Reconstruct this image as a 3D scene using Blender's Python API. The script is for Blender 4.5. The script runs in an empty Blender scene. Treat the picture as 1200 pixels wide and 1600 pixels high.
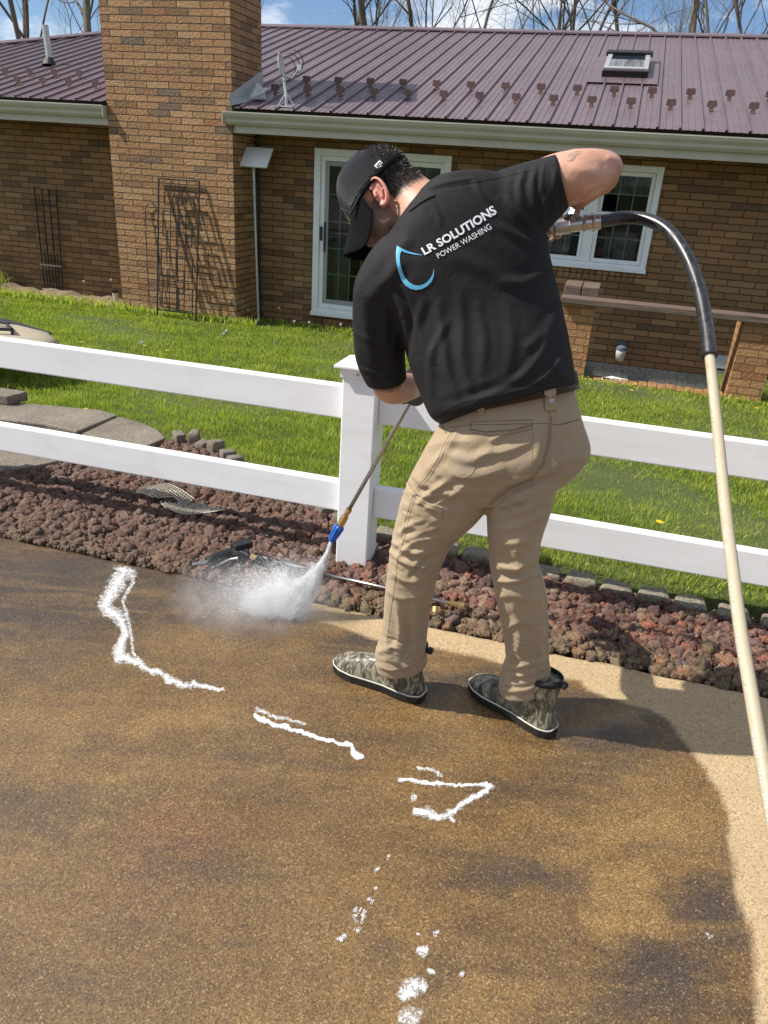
import bpy, bmesh, math, random
import numpy as np
from mathutils import Vector, Matrix, noise
from mathutils.bvhtree import BVHTree
random.seed(7); RNG = np.random.default_rng(7)
sc = bpy.context.scene; COL = sc.collection
V3 = lambda *a: np.array(a, float)

# ---------------------------------------------------------------- camera
PIT, ROL, FPX, CH = 0.427, 0.066, 1180.0, 1.5
_F = V3(0, math.cos(PIT), -math.sin(PIT)); _U0 = V3(0, math.sin(PIT), math.cos(PIT)); _X0 = V3(1, 0, 0)
_X = math.cos(ROL)*_X0 + math.sin(ROL)*_U0
_U = -math.sin(ROL)*_X0 + math.cos(ROL)*_U0
CAMP = V3(0, 0, CH)
cd = bpy.data.cameras.new('camera'); cam = bpy.data.objects.new('camera', cd); COL.objects.link(cam)
cam.matrix_world = Matrix(((_X[0], _U[0], -_F[0], 0), (_X[1], _U[1], -_F[1], 0), (_X[2], _U[2], -_F[2], CH), (0, 0, 0, 1)))
cd.sensor_fit = 'VERTICAL'; cd.sensor_height = 36; cd.lens = FPX*36/1600
cd.clip_start = 0.05; cd.clip_end = 2000
sc.camera = cam

# ---------------------------------------------------------------- light
SUN_EL, SUN_AZ = math.radians(48), math.radians(3.0)     # azimuth the shadows run towards
w = bpy.data.worlds.new('World'); sc.world = w; w.use_nodes = True
nt = w.node_tree; nt.nodes.clear()
out = nt.nodes.new('ShaderNodeOutputWorld'); bg = nt.nodes.new('ShaderNodeBackground')
sky = nt.nodes.new('ShaderNodeTexSky'); sky.sky_type = 'NISHITA'; sky.sun_disc = False
sky.sun_elevation = SUN_EL; sky.sun_rotation = math.radians(270); sky.air_density = 1.0; sky.dust_density = 0.6; sky.ozone_density = 1.5
tc = nt.nodes.new('ShaderNodeTexCoord'); mp = nt.nodes.new('ShaderNodeMapping'); mp.inputs['Scale'].default_value = (2.2, 2.2, 5.5)
nz = nt.nodes.new('ShaderNodeTexNoise'); nz.inputs['Scale'].default_value = 1.9; nz.inputs['Detail'].default_value = 7; nz.inputs['Roughness'].default_value = 0.58
cr = nt.nodes.new('ShaderNodeValToRGB'); cr.color_ramp.elements[0].position = 0.47; cr.color_ramp.elements[1].position = 0.60
mx = nt.nodes.new('ShaderNodeMix'); mx.data_type = 'RGBA'
hs = nt.nodes.new('ShaderNodeMix'); hs.data_type = 'RGBA'; hs.blend_type = 'MULTIPLY'; hs.inputs[0].default_value = 1.0
hs.inputs[7].default_value = (1.1, 1.3, 1.62, 1)
L = nt.links.new
L(tc.outputs['Generated'], mp.inputs[0]); L(mp.outputs[0], nz.inputs[0]); L(nz.outputs[0], cr.inputs[0])
L(sky.outputs[0], hs.inputs[6]); L(hs.outputs[2], mx.inputs[6]); mx.inputs[7].default_value = (15.5, 16.0, 16.6, 1)
L(cr.outputs[0], mx.inputs[0]); L(mx.outputs[2], bg.inputs[0]); bg.inputs[1].default_value = 0.055; L(bg.outputs[0], out.inputs[0])
sd = bpy.data.lights.new('sun', 'SUN'); sun = bpy.data.objects.new('sun', sd); COL.objects.link(sun)
sd.energy = 5.0; sd.angle = math.radians(0.53); sd.color = (1.0, 0.95, 0.87)
_d = Vector((math.cos(SUN_AZ)*math.cos(SUN_EL), math.sin(SUN_AZ)*math.cos(SUN_EL), -math.sin(SUN_EL)))
sun.rotation_euler = _d.to_track_quat('-Z', 'Y').to_euler(); sun.location = (-8, 0, 9)
sc.view_settings.view_transform = 'Standard'; sc.view_settings.look = 'None'
sc.view_settings.exposure = 0.42; sc.view_settings.gamma = 1.0
sc.cycles.volume_step_rate = 1.0; sc.cycles.max_bounces = 8; sc.cycles.volume_bounces = 2; sc.cycles.transparent_max_bounces = 16

# ---------------------------------------------------------------- helpers
HAZ = -0.256                                     # heading of the house front and of the fence
EH = V3(math.cos(HAZ), math.sin(HAZ), 0); NH = V3(-math.sin(HAZ), math.cos(HAZ), 0)
def HP(e, n, z=0): return e*EH + n*NH + V3(0, 0, z)          # along the house front, away from the drive, up
def ray(x, y): return _F + _X*(x-600)/FPX - _U*(y-800)/FPX
def S(x, y, D): return CAMP + ray(x, y)*D                     # a measured point of the photograph at forward distance D
def G(x, y, z=0.0):
    d = ray(x, y); return CAMP + d*(z-CH)/d[2]
def EN(x, y, z=0.0): g = G(x, y, z); return (g@EH, g@NH)
def todist(p): return (p-CAMP)@_F
def px(P):
    P = np.asarray(P, float)-CAMP; w_ = P@_F
    return np.stack([600+FPX*(P@_X)/w_, 800-FPX*(P@_U)/w_], -1)

def tag(o, label=None, cat=None, group=None, kind=None):
    if label: o['label'] = label
    if cat: o['category'] = cat
    if group: o['group'] = group
    if kind: o['kind'] = kind
    return o
def empty(name, loc, rz=0.0, label=None, cat=None, group=None):
    o = bpy.data.objects.new(name, None); COL.objects.link(o); o.empty_display_size = 0.2
    o.matrix_world = Matrix.Translation(Vector(loc)) @ Matrix.Rotation(rz, 4, 'Z')
    return tag(o, label, cat, group)
def smooth(me, on=True): me.polygons.foreach_set('use_smooth', [on]*len(me.polygons))
def link(name, me, mat=None, parent=None):
    o = bpy.data.objects.new(name, me); COL.objects.link(o)
    if mat is not None and not me.materials: me.materials.append(mat)
    if parent is not None: o.parent = parent
    return o
def boxuv(me):
    uv = me.uv_layers.new(name='UVMap').data
    for p in me.polygons:
        n = p.normal; ax = max(range(3), key=lambda i: abs(n[i]))
        for li in p.loop_indices:
            c = me.vertices[me.loops[li].vertex_index].co
            uv[li].uv = (c.x, c.z) if ax == 1 else ((c.y, c.z) if ax == 0 else (c.x, c.y))
class MB:
    """collects simple shapes into one mesh"""
    def __init__(s): s.v = []; s.f = []; s.col = []
    def add(s, vs, fs):
        b = len(s.v); s.v += [tuple(map(float, q)) for q in vs]; s.f += [tuple(i+b for i in f) for f in fs]; return s
    def box(s, a, b):
        x0, y0, z0 = a; x1, y1, z1 = b
        return s.add([(x0,y0,z0),(x1,y0,z0),(x1,y1,z0),(x0,y1,z0),(x0,y0,z1),(x1,y0,z1),(x1,y1,z1),(x0,y1,z1)],
                     [(0,3,2,1),(4,5,6,7),(0,1,5,4),(1,2,6,5),(2,3,7,6),(3,0,4,7)])
    def obox(s, c, ax, ay, az):
        c, ax, ay, az = [np.asarray(q, float) for q in (c, ax, ay, az)]
        v = [c+i*ax+j*ay+k*az for k in (-1,1) for j in (-1,1) for i in (-1,1)]
        return s.add(v, [(0,2,3,1),(4,5,7,6),(0,1,5,4),(1,3,7,5),(3,2,6,7),(2,0,4,6)])
    def prism(s, prof, a, b, plane='yz'):
        """profile (list of 2d) swept along x from a to b"""
        n = len(prof)
        def P(t, q): return (t, q[0], q[1]) if plane == 'yz' else ((q[0], t, q[1]) if plane == 'xz' else (q[0], q[1], t))
        v = [P(a, q) for q in prof]+[P(b, q) for q in prof]
        f = [(i, (i+1) % n, (i+1) % n+n, i+n) for i in range(n)]+[tuple(range(n))[::-1], tuple(range(n, 2*n))]
        return s.add(v, f)
    def tube(s, pts, r, k=8, caps=True):
        pts = [np.asarray(p, float) for p in pts]; n = len(pts)
        rs = r if hasattr(r, '__len__') else [r]*n
        vs = []; fs = []; up = None
        for i, p in enumerate(pts):
            t = pts[min(i+1, n-1)]-pts[max(i-1, 0)]; t = t/(np.linalg.norm(t)+1e-12)
            if up is None:
                up = np.cross(t, V3(0, 0, 1) if abs(t[2]) < .9 else V3(1, 0, 0))
            up = up-t*(up@t); up = up/(np.linalg.norm(up)+1e-12); sd_ = np.cross(t, up)
            for j in range(k):
                a = 2*math.pi*j/k; vs.append(p+rs[i]*(math.cos(a)*up+math.sin(a)*sd_))
        for i in range(n-1):
            for j in range(k):
                fs.append((i*k+j, i*k+(j+1) % k, (i+1)*k+(j+1) % k, (i+1)*k+j))
        if caps: fs += [tuple(range(k))[::-1], tuple((n-1)*k+j for j in range(k))]
        return s.add(vs, fs)
    def rings(s, rr, caps=True):
        k = len(rr[0]); vs = [q for R_ in rr for q in R_]; fs = []
        for i in range(len(rr)-1):
            for j in range(k):
                fs.append((i*k+j, i*k+(j+1) % k, (i+1)*k+(j+1) % k, (i+1)*k+j))
        if caps:
            for i, o_ in ((0, 1), (len(rr)-1, 0)):
                c = len(vs); vs.append(np.mean(rr[i], 0))
                for j in range(k):
                    t = (i*k+j, i*k+(j+1) % k, c); fs.append(t[::-1] if o_ else t)
        return s.add(vs, fs)
    def ell(s, c, ax, ay, az, nu=20, nv=12):
        c, ax, ay, az = [np.asarray(q, float) for q in (c, ax, ay, az)]
        rr = []
        for i in range(1, nv):
            t = math.pi*i/nv
            rr.append([c+az*math.cos(t)+math.sin(t)*(ax*math.cos(2*math.pi*j/nu)+ay*math.sin(2*math.pi*j/nu)) for j in range(nu)])
        s.rings(rr, caps=False); b = len(s.v)-nu*(nv-1)
        s.v += [tuple(c+az), tuple(c-az)]; T, B = len(s.v)-2, len(s.v)-1
        for j in range(nu):
            s.f.append((b+j, T, b+(j+1) % nu)); q = b+nu*(nv-2); s.f.append((q+j, q+(j+1) % nu, B))
        return s
    def mesh(s, name, sm=False, inv=None, fix=True):
        me = bpy.data.meshes.new(name); me.from_pydata(s.v, [], s.f)
        if fix:
            bm = bmesh.new(); bm.from_mesh(me); bmesh.ops.recalc_face_normals(bm, faces=bm.faces); bm.to_mesh(me); bm.free()
        if inv is not None: me.transform(inv)
        if sm: smooth(me)
        me.update(); return me
    def build(s, name, mat, parent=None, sm=False, bev=0, uv=False, world=False, fix=True):
        if world: bpy.context.view_layer.update()
        inv = parent.matrix_world.inverted() if (parent is not None and world) else None
        me = s.mesh(name, sm, inv, fix)
        if uv: boxuv(me)
        o = link(name, me, mat, parent)
        if bev:
            m = o.modifiers.new('b', 'BEVEL'); m.width = bev; m.segments = 2; m.limit_method = 'ANGLE'; m.angle_limit = 0.6; m.harden_normals = False
        return o
def npmesh(name, v, f, mat=None, parent=None, sm=False, attr=None):
    """fast mesh from numpy arrays, faces all of the same size"""
    me = bpy.data.meshes.new(name); v = np.asarray(v, np.float32); f = np.asarray(f, np.int32); k = f.shape[1]
    me.vertices.add(len(v)); me.vertices.foreach_set('co', v.ravel())
    me.loops.add(f.size); me.loops.foreach_set('vertex_index', f.ravel())
    me.polygons.add(len(f)); me.polygons.foreach_set('loop_start', np.arange(0, f.size, k, dtype=np.int32))
    me.polygons.foreach_set('loop_total', np.full(len(f), k, np.int32))
    if sm: me.polygons.foreach_set('use_smooth', np.ones(len(f), bool))
    me.update(calc_edges=True)
    for nm, a in (attr or {}).items():
        a = np.asarray(a, np.float32)
        if a.ndim == 1:
            at = me.attributes.new(nm, 'FLOAT', 'POINT'); at.data.foreach_set('value', a)
        else:
            at = me.attributes.new(nm, 'FLOAT_COLOR', 'POINT'); at.data.foreach_set('color', np.c_[a, np.ones(len(a))].astype(np.float32).ravel())
    return link(name, me, mat, parent)
def copy_thing(o, parent=None):
    c = o.copy(); COL.objects.link(c)
    if parent is not None: c.parent = parent
    for ch in list(o.children): copy_thing(ch, c)
    return c

# ---------------------------------------------------------------- materials
class Mat:
    """tiny node-graph builder"""
    def __init__(s, name, color=(.5, .5, .5), rough=.5, metal=0.0, spec=.5, **kw):
        s.m = bpy.data.materials.new(name); s.m.use_nodes = True; s.t = s.m.node_tree
        s.b = s.t.nodes['Principled BSDF']; s.o = s.t.nodes['Material Output']
        s.set('Base Color', (*color, 1)); s.set('Roughness', rough); s.set('Metallic', metal); s.set('Specular IOR Level', spec)
        for k, v in kw.items(): s.set(k, v)
        s._c = None
    def set(s, k, v):
        if hasattr(v, 'links') or isinstance(v, bpy.types.NodeSocket): s.t.links.new(v, s.b.inputs[k])
        else: s.b.inputs[k].default_value = v
        return s
    def node(s, typ, ins=None, **props):
        n = s.t.nodes.new(typ)
        for k, v in props.items(): setattr(n, k, v)
        for k, v in (ins or {}).items():
            if isinstance(v, bpy.types.NodeSocket): s.t.links.new(v, n.inputs[k])
            else: n.inputs[k].default_value = v
        return n
    def coord(s, which='Object', scale=(1, 1, 1), rot=(0, 0, 0)):
        c = s.node('ShaderNodeTexCoord').outputs[which]
        return s.node('ShaderNodeMapping', {0: c, 'Scale': scale, 'Rotation': rot}).outputs[0]
    def noise(s, vec, scale, detail=4, rough=.55, dist=0.0, out=0):
        return s.node('ShaderNodeTexNoise', {'Vector': vec, 'Scale': scale, 'Detail': detail, 'Roughness': rough, 'Distortion': dist}).outputs[out]
    def voro(s, vec, scale, out='Distance', feature='F1', rnd=1.0):
        return s.node('ShaderNodeTexVoronoi', {'Vector': vec, 'Scale': scale, 'Randomness': rnd}, feature=feature).outputs[out]
    def ramp(s, fac, stops, interp='LINEAR'):
        n = s.node('ShaderNodeValToRGB', {0: fac}); r = n.color_ramp; r.interpolation = interp
        while len(r.elements) < len(stops): r.elements.new(.5)
        for e_, (p, c) in zip(r.elements, stops):
            e_.position = p; e_.color = (*c, 1) if hasattr(c, '__len__') else (c, c, c, 1)
        return n.outputs[0]
    def mix(s, fac, a, b, mode='MIX'):
        n = s.node('ShaderNodeMix', data_type='RGBA', blend_type=mode)
        for i, v in ((0, fac), (6, a), (7, b)):
            if isinstance(v, bpy.types.NodeSocket): s.t.links.new(v, n.inputs[i])
            else: n.inputs[i].default_value = v if i == 0 else (*v, 1)
        return n.outputs[2]
    def math(s, op, a, b=0.0, clamp=False):
        n = s.node('ShaderNodeMath', operation=op, use_clamp=clamp)
        for i, v in ((0, a), (1, b)):
            if isinstance(v, bpy.types.NodeSocket): s.t.links.new(v, n.inputs[i])
            else: n.inputs[i].default_value = v
        return n.outputs[0]
    def attr(s, name, out='Fac'): return s.node('ShaderNodeAttribute', attribute_name=name).outputs[out]
    def bump(s, h, strength=.5, dist=.01, prev=None):
        ins = {'Height': h, 'Strength': strength, 'Distance': dist}
        if prev is not None: ins['Normal'] = prev
        n = s.node('ShaderNodeBump', ins).outputs[0]; s.set('Normal', n); return n

def simple(name, color, rough=.5, metal=0, nscale=0, namp=.15, bump=0, bscale=60, **kw):
    m = Mat(name, color, rough, metal, **kw)
    c = m.coord()
    if nscale:
        n = m.noise(c, nscale, 5)
        lo = tuple(x*(1-namp) for x in color); hi = tuple(min(1, x*(1+namp)) for x in color)
        m.set('Base Color', m.ramp(n, [(.3, lo), (.7, hi)]))
    if bump: m.bump(m.noise(c, bscale, 4), bump, .002)
    return m.m

def brick_mat(name, cols, mortar, rock=0.0, course=.0765, length=.308):
    m = Mat(name, cols[0], .85)
    uv = m.node('ShaderNodeTexCoord').outputs['UV']
    wob = m.node('ShaderNodeVectorMath', {0: m.noise(uv, 9, 2, out=1), 1: (.5, .5, .5)}, operation='SUBTRACT').outputs[0]
    wob = m.node('ShaderNodeVectorMath', {0: wob, 'Scale': .006}, operation='SCALE').outputs[0]
    uv2 = m.node('ShaderNodeVectorMath', {0: uv, 1: wob}, operation='ADD').outputs[0]
    bt = m.node('ShaderNodeTexBrick', {'Vector': uv2, 'Color1': (0, 0, 0, 1), 'Color2': (1, 1, 1, 1), 'Mortar': (.5, .5, .5, 1), 'Scale': 1.0,
                'Mortar Size': .0052, 'Mortar Smooth': .25, 'Bias': 0.0, 'Brick Width': length, 'Row Height': course}, offset=.5)
    # per-brick random tone comes from the brick texture's two colours
    tone = m.ramp(bt.outputs['Color'], [(0, cols[0]), (.25, cols[1]), (.5, cols[2]), (.72, cols[3]), (.9, cols[4]), (1, cols[5])])
    fine = m.noise(uv, 55, 6, .7); big = m.noise(uv, .9, 3)
    tone = m.mix(.5, tone, m.ramp(fine, [(.3, .35), (.7, 1.0)]), 'MULTIPLY')
    tone = m.mix(.45, tone, m.ramp(big, [(.3, .55), (.7, 1.0)]), 'MULTIPLY')
    m.set('Base Color', m.mix(bt.outputs['Fac'], tone, mortar))
    inv = m.math('SUBTRACT', 1.0, bt.outputs['Fac'])
    face = m.math('MULTIPLY', m.noise(uv, 30, 5, .65), rock)
    h = m.math('MULTIPLY', inv, m.math('ADD', face, 1.0))
    b1 = m.bump(h, 1.0, .008+.014*rock)
    m.bump(m.noise(uv, 220, 3, .6), .35, .0015, b1)
    return m.m

M = {}
M['brick'] = brick_mat('wall_brick', [(.18,.094,.038),(.36,.195,.08),(.28,.142,.058),(.41,.23,.10),(.32,.168,.07),(.15,.092,.052)], (.045,.026,.014), .25)
M['brick_chimney'] = brick_mat('rock_face_brick', [(.27,.145,.062),(.50,.275,.118),(.44,.235,.10),(.56,.33,.155),(.43,.205,.085),(.22,.155,.098)], (.045,.026,.013), 1.0)
M['brick_pier'] = brick_mat('pier_brick', [(.34,.15,.06),(.52,.26,.10),(.46,.24,.10),(.55,.30,.13),(.47,.22,.09),(.33,.19,.10)], (.16,.085,.04), .8, .0765, .21)
def roof_mat():
    m = Mat('maroon_metal_roof', (.12, .065, .075), .36, .0, .5)
    c = m.coord(); n = m.noise(c, .8, 5); n2 = m.noise(m.coord(scale=(6, .5, .5)), 3, 4)
    t = m.ramp(n, [(.3, (.120,.083,.094)), (.7, (.158,.114,.126))])
    m.set('Base Color', m.mix(.35, t, m.ramp(n2, [(.3, (.112,.075,.084)), (.75, (.178,.130,.138))])))
    m.set('Roughness', m.ramp(m.noise(c, 5, 5), [(.3, .30), (.7, .46)]))
    m.bump(m.noise(m.coord(scale=(1, .25, 1)), 7, 2), .15, .01); return m.m
M['roof'] = roof_mat()
M['guard'] = simple('snow_guard_brown', (.15, .085, .075), .45, 0, 8)
M['gutter'] = simple('beige_gutter_enamel', (.47, .44, .345), .38, 0, 3, .08, spec=.5)
M['soffit'] = simple('soffit_beige', (.42, .37, .27), .6, 0, 3, .1)
M['dark'] = simple('dark_gap', (.015, .012, .011), .9)
M['white'] = simple('white_window_vinyl', (.80, .81, .80), .35, 0, 6, .04)
M['grey_sash'] = simple('grey_sash', (.30, .31, .31), .4, 0, 6, .06)
M['steel'] = simple('brushed_steel', (.47,.46,.44), .3, 1.0, 50, .15)
M['galv'] = simple('galvanised_metal', (.50, .51, .50), .45, .6, 20, .12)
M['black'] = simple('black_plastic', (.016, .016, .018), .38, 0, 30, .2, .15, 300)
M['iron'] = simple('black_iron', (.02, .018, .017), .55, .3, 30, .3)
M['curtain'] = simple('curtain_cloth', (.42, .42, .38), .9, 0, 5, .15)
M['interior'] = simple('dark_room', (.02, .02, .019), .9, 0, 2, .4)
def glass_mat():
    m = Mat('window_glass', (1, 1, 1), .02, 0, .5); t = m.t; t.nodes.remove(m.b)
    gl = t.nodes.new('ShaderNodeBsdfGlossy'); gl.inputs['Roughness'].default_value = .015; gl.inputs['Color'].default_value = (.95, .97, 1, 1)
    tr = t.nodes.new('ShaderNodeBsdfTransparent'); tr.inputs[0].default_value = (.62, .65, .63, 1)
    fr = t.nodes.new('ShaderNodeFresnel'); fr.inputs[0].default_value = 1.35
    mxs = t.nodes.new('ShaderNodeMixShader'); t.links.new(fr.outputs[0], mxs.inputs[0]); t.links.new(tr.outputs[0], mxs.inputs[1]); t.links.new(gl.outputs[0], mxs.inputs[2])
    t.links.new(mxs.outputs[0], m.o.inputs[0]); return m.m
M['glass'] = glass_mat()
M['skyglass'] = simple('skylight_glass', (.02, .03, .045), .04, 0, spec=1.0)
def wood_mat():
    m = Mat('weathered_plank', (.22, .12, .09), .75); c = m.coord(scale=(1.2, 14, 14)); n = m.noise(c, 3, 6, .65)
    m.set('Base Color', m.ramp(n, [(.3, (.07,.047,.034)), (.55, (.14,.095,.068)), (.8, (.22,.155,.115))])); m.bump(n, .5, .006); return m.m
M['wood'] = wood_mat()
def conc_mat(name, c0, c1, sc_=1.0, spec=(.05, .5)):
    m = Mat(name, c0, .85); c = m.coord(); n = m.noise(c, 3*sc_, 6, .65); v = m.voro(c, 170*sc_, 'Color')
    g = m.ramp(m.node('ShaderNodeRGBToBW', {0: v}).outputs[0], [(.15, .45), (.5, .85), (.9, 1.35)])
    m.set('Base Color', m.mix(.75, m.ramp(n, [(.3, c0), (.7, c1)]), g, 'MULTIPLY'))
    b = m.bump(m.noise(c, 90*sc_, 5, .7), .8, .004); m.bump(v, .4, .002, b); return m.m
M['conc'] = conc_mat('weathered_concrete', (.145,.118,.088), (.25,.21,.16))
M['block'] = conc_mat('mossy_edging_block', (.15,.125,.085), (.30,.26,.185), .8)
M['found'] = conc_mat('grey_foundation', (.24,.23,.20), (.36,.35,.31), .4)
def vinyl_mat():
    m = Mat('white_vinyl_fence', (.80, .80, .79), .36); c = m.coord()
    g = m.ramp(m.noise(m.coord(scale=(.8, 5, 9)), 2.5, 6, .6), [(.32, (.79,.79,.78)), (.6, (.84,.84,.84))])
    sp = m.ramp(m.voro(c, 75, 'Distance'), [(.06, .0), (.12, 1.0)])
    sp = m.math('ADD', sp, m.ramp(m.noise(c, 14, 3), [(.42, 1.0), (.5, .35)]), True)
    drt = m.ramp(m.noise(c, 6, 6, .7), [(.50, 0.0), (.8, .28)]); g = m.mix(drt, g, (.60,.58,.50)); m.set('Base Color', m.mix(sp, (.40,.36,.30), g)); m.bump(m.noise(c, 45, 4), .12, .002); return m.m
M['vinyl'] = vinyl_mat()
# ================================================================ THE SETTING
def lawn_z(e, n):
    e = np.asarray(e, float); n = np.asarray(n, float)
    base = .035-.60*np.clip((n-2.9)/6.6, 0, 1)
    return base
def bed_line(e):      # the lawn's edge along the rock bed
    return np.interp(e, [-9, -3.6, -3.28, -2.84, -2.4, -2.21, -2.06, -1.83, -1.4, -1.04, -.77, -.4, 0, .43, .8, 3, 9],
                        [3.9, 3.72, 3.74, 3.80, 3.72, 3.64, 3.64, 3.5, 3.27, 3.05, 2.93, 2.88, 2.85, 2.82, 2.80, 2.75, 2.7])
# ---- lawn: one sheet to the horizon
es = np.concatenate([np.linspace(-900, -40, 12), np.linspace(-34, -12, 10), np.linspace(-11.5, 4, 200), np.linspace(5, 30, 12), np.linspace(60, 900, 10)])
ns = np.concatenate([np.linspace(-900, -20, 10), [-8, 0, 2.0, 2.3], np.linspace(2.5, 10.4, 160), [11, 13, 20, 30], np.linspace(60, 1400, 12)])
Eg, Ng = np.meshgrid(es, ns); Zg = lawn_z(Eg, Ng)
inb = np.clip((Ng-bed_line(Eg)+.01)/.05, 0, 1); Zg = np.where(Ng < bed_line(Eg)+.05, -.075+(Zg+.075)*inb, Zg)
Zg = Zg-np.clip((-Ng-3)/60, 0, 1)*.5
Zg = np.where((Eg > -.12) & (Eg < 1.45) & (Ng > 8.38), np.minimum(Zg, -.83), Zg)
Zg += np.where((Ng > 3) & (Ng < 12), .018*np.sin(Eg*2.1+1.3*np.sin(Ng*1.7))+.012*np.sin(Ng*3.3+Eg), 0)
P3 = (Eg.ravel()[:, None]*EH+Ng.ravel()[:, None]*NH); P3[:, 2] = Zg.ravel()
nx = len(es); idx = np.arange(len(P3)).reshape(len(ns), nx)
fq = np.stack([idx[:-1, :-1], idx[:-1, 1:], idx[1:, 1:], idx[1:, :-1]], -1).reshape(-1, 4)
def lawn_mat():
    m = Mat('lawn_soil', (.07, .09, .025), .95); c = m.coord(); n = m.noise(c, 2.2, 6, .65); n2 = m.noise(c, 45, 5, .7)
    t = m.ramp(n, [(.3, (.055,.075,.014)), (.55, (.085,.11,.02)), (.75, (.13,.13,.04))])
    m.set('Base Color', m.mix(.6, t, m.ramp(n2, [(.3, .3), (.7, 1.2)]), 'MULTIPLY')); m.bump(n2, .8, .02); return m.m
tag(npmesh('lawn', P3, fq, lawn_mat(), sm=True), kind='structure')

# ---- driveway slab with wet and dry areas
def ev(poly): return [EN(*p) for p in poly]
wet_edge = [(440,962),(520,978),(582,998),(640,1006),(671,1010),(721,1022),(787,1037),(859,1059),(907,1061),(921,1079),(980,1101),(1017,1110),(1046,1127),(1072,1167),(1105,1200),(1127,1244),(1141,1299),(1145,1350),(1145,1392),(1159,1422),(1174,1462),(1182,1503),(1180,1550),(1183,1600),(1190,1700)]
dry_poly = np.array(ev(wet_edge+[(1700,1700),(1900,1180),(1160,1040),(700,950),(470,920)]))
def sdist(P, poly):
    a = poly; b = np.roll(poly, -1, 0); d = np.full(len(P), 1e9); ins = np.zeros(len(P), bool)
    for p, q in zip(a, b):
        ab = q-p; t = np.clip(((P-p)@ab)/(ab@ab+1e-12), 0, 1); d = np.minimum(d, np.hypot(*(P-p-t[:, None]*ab).T))
        c = ((p[1] > P[:, 1]) != (q[1] > P[:, 1])) & (P[:, 0] < (q[0]-p[0])*(P[:, 1]-p[1])/(q[1]-p[1]+1e-12)+p[0]); ins ^= c
    return np.where(ins, d, -d)
de = np.concatenate([np.linspace(-30, -4, 20), np.linspace(-3.6, 1.9, 430), np.linspace(2.2, 30, 20)])
dn = np.concatenate([np.linspace(-16, 0, 12), np.linspace(.3, 2.292, 165)])
Ed, Nd = np.meshgrid(de, dn); PE = np.stack([Ed.ravel(), Nd.ravel()], -1)
P3 = PE[:, :1]*EH+PE[:, 1:]*NH; P3[:, 2] = 0
wob = np.array([noise.noise(Vector((q[0]*9, q[1]*9, 0)))*.012+noise.noise(Vector((q[0]*30, q[1]*30, 3)))*.006 if abs(q[0]) < 4 else 0 for q in PE])
sdry = sdist(PE, dry_poly)+wob
dry = np.clip(sdry/.012+.5, 0, 1)
pxs = np.where(P3[:, 1:2] > .35, px(P3), 0)
WP = PE+np.array([[.085*noise.noise(Vector((q[0]*4, q[1]*4, 1)))+.05*noise.noise(Vector((q[0]*11, q[1]*11, 2)))+.02*noise.noise(Vector((q[0]*28, q[1]*28, 3))), .085*noise.noise(Vector((q[0]*4, q[1]*4, 11)))+.05*noise.noise(Vector((q[0]*11, q[1]*11, 12)))+.02*noise.noise(Vector((q[0]*28, q[1]*28, 13)))] if abs(q[0]) < 4 else [0, 0] for q in PE])
def blob(cx, cy, rx, ry, ang=0.0):
    g0 = np.array(EN(cx, cy)); ge = np.array(EN(cx+rx, cy)); gn = np.array(EN(cx, cy+ry))
    ux = ge-g0; uy = gn-g0; A = np.linalg.inv(np.stack([ux, uy], -1)); q = (WP-g0)@A.T
    if ang: c_, s_ = math.cos(ang), math.sin(ang); q = np.stack([c_*q[:, 0]+s_*q[:, 1], -s_*q[:, 0]+c_*q[:, 1]], -1)
    w_ = np.array([1.0]); return np.exp(-(q**2).sum(1)**1.2)
dark = np.zeros(len(PE)); light = np.zeros(len(PE))
for a in [(40,920,430,110,.0,1.1),(330,915,170,35,.1,.9),(560,1010,110,22,.2,.9),(40,1020,150,60,.2,.7),(720,1060,90,26,.2,.9),(900,1085,70,22,.2,.8),
          (980,1150,160,40,.25,.9),(560,1170,170,40,.3,.45),(230,1170,130,40,.2,.4),(90,1260,170,70,.3,.6),(370,1190,90,30,-.2,.5),(1130,1420,60,60,0,1.0),
          (1040,1530,110,80,.0,1.0),(790,1370,110,35,.4,.8),(830,1240,150,35,.25,.5),(950,1200,120,30,.35,.6),(720,1500,70,110,-.2,.55),(330,1340,120,55,0,.25),(600,1480,60,60,0,.5),(960,1560,60,50,0,.6),(1000,1290,60,100,.2,.2)]:
    dark = np.maximum(dark, blob(*a[:5])*a[5])
for a in [(300,1000,110,32,.1,.7),(180,1180,60,18,.2,.3),(300,1130,130,26,-.15,.6),(130,1290,50,18,.0,.9),(190,1235,22,7,.0,.8),(480,1010,110,18,.1,.45),(1000,1300,100,35,.4,.9),(900,1330,120,24,.5,.55),
          (980,1420,90,70,0,.8),(820,1120,60,18,.2,.4),(660,1420,110,120,0,.3),(740,1560,60,45,0,.8),(450,1300,140,80,0,.25),(880,1200,90,20,.4,.4),(1090,1300,40,70,0,.5),(740,1160,90,25,.2,.35),(420,1500,160,80,0,.2),(1000,1210,60,16,.5,.5)]:
    light = np.maximum(light, blob(*a[:5])*a[5])
rust = np.maximum(blob(280,1320,120,60)*.8, blob(250,1400,160,60)*.5)
pud = np.maximum.reduce([blob(700,1110,70,14,.2), blob(960,1130,90,20,.25)*.9, blob(880,1165,60,9,.15)])
nx = len(de); idx = np.arange(len(P3)).reshape(len(dn), nx)
fq = np.stack([idx[:-1, :-1], idx[:-1, 1:], idx[1:, 1:], idx[1:, :-1]], -1).reshape(-1, 4)
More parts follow.
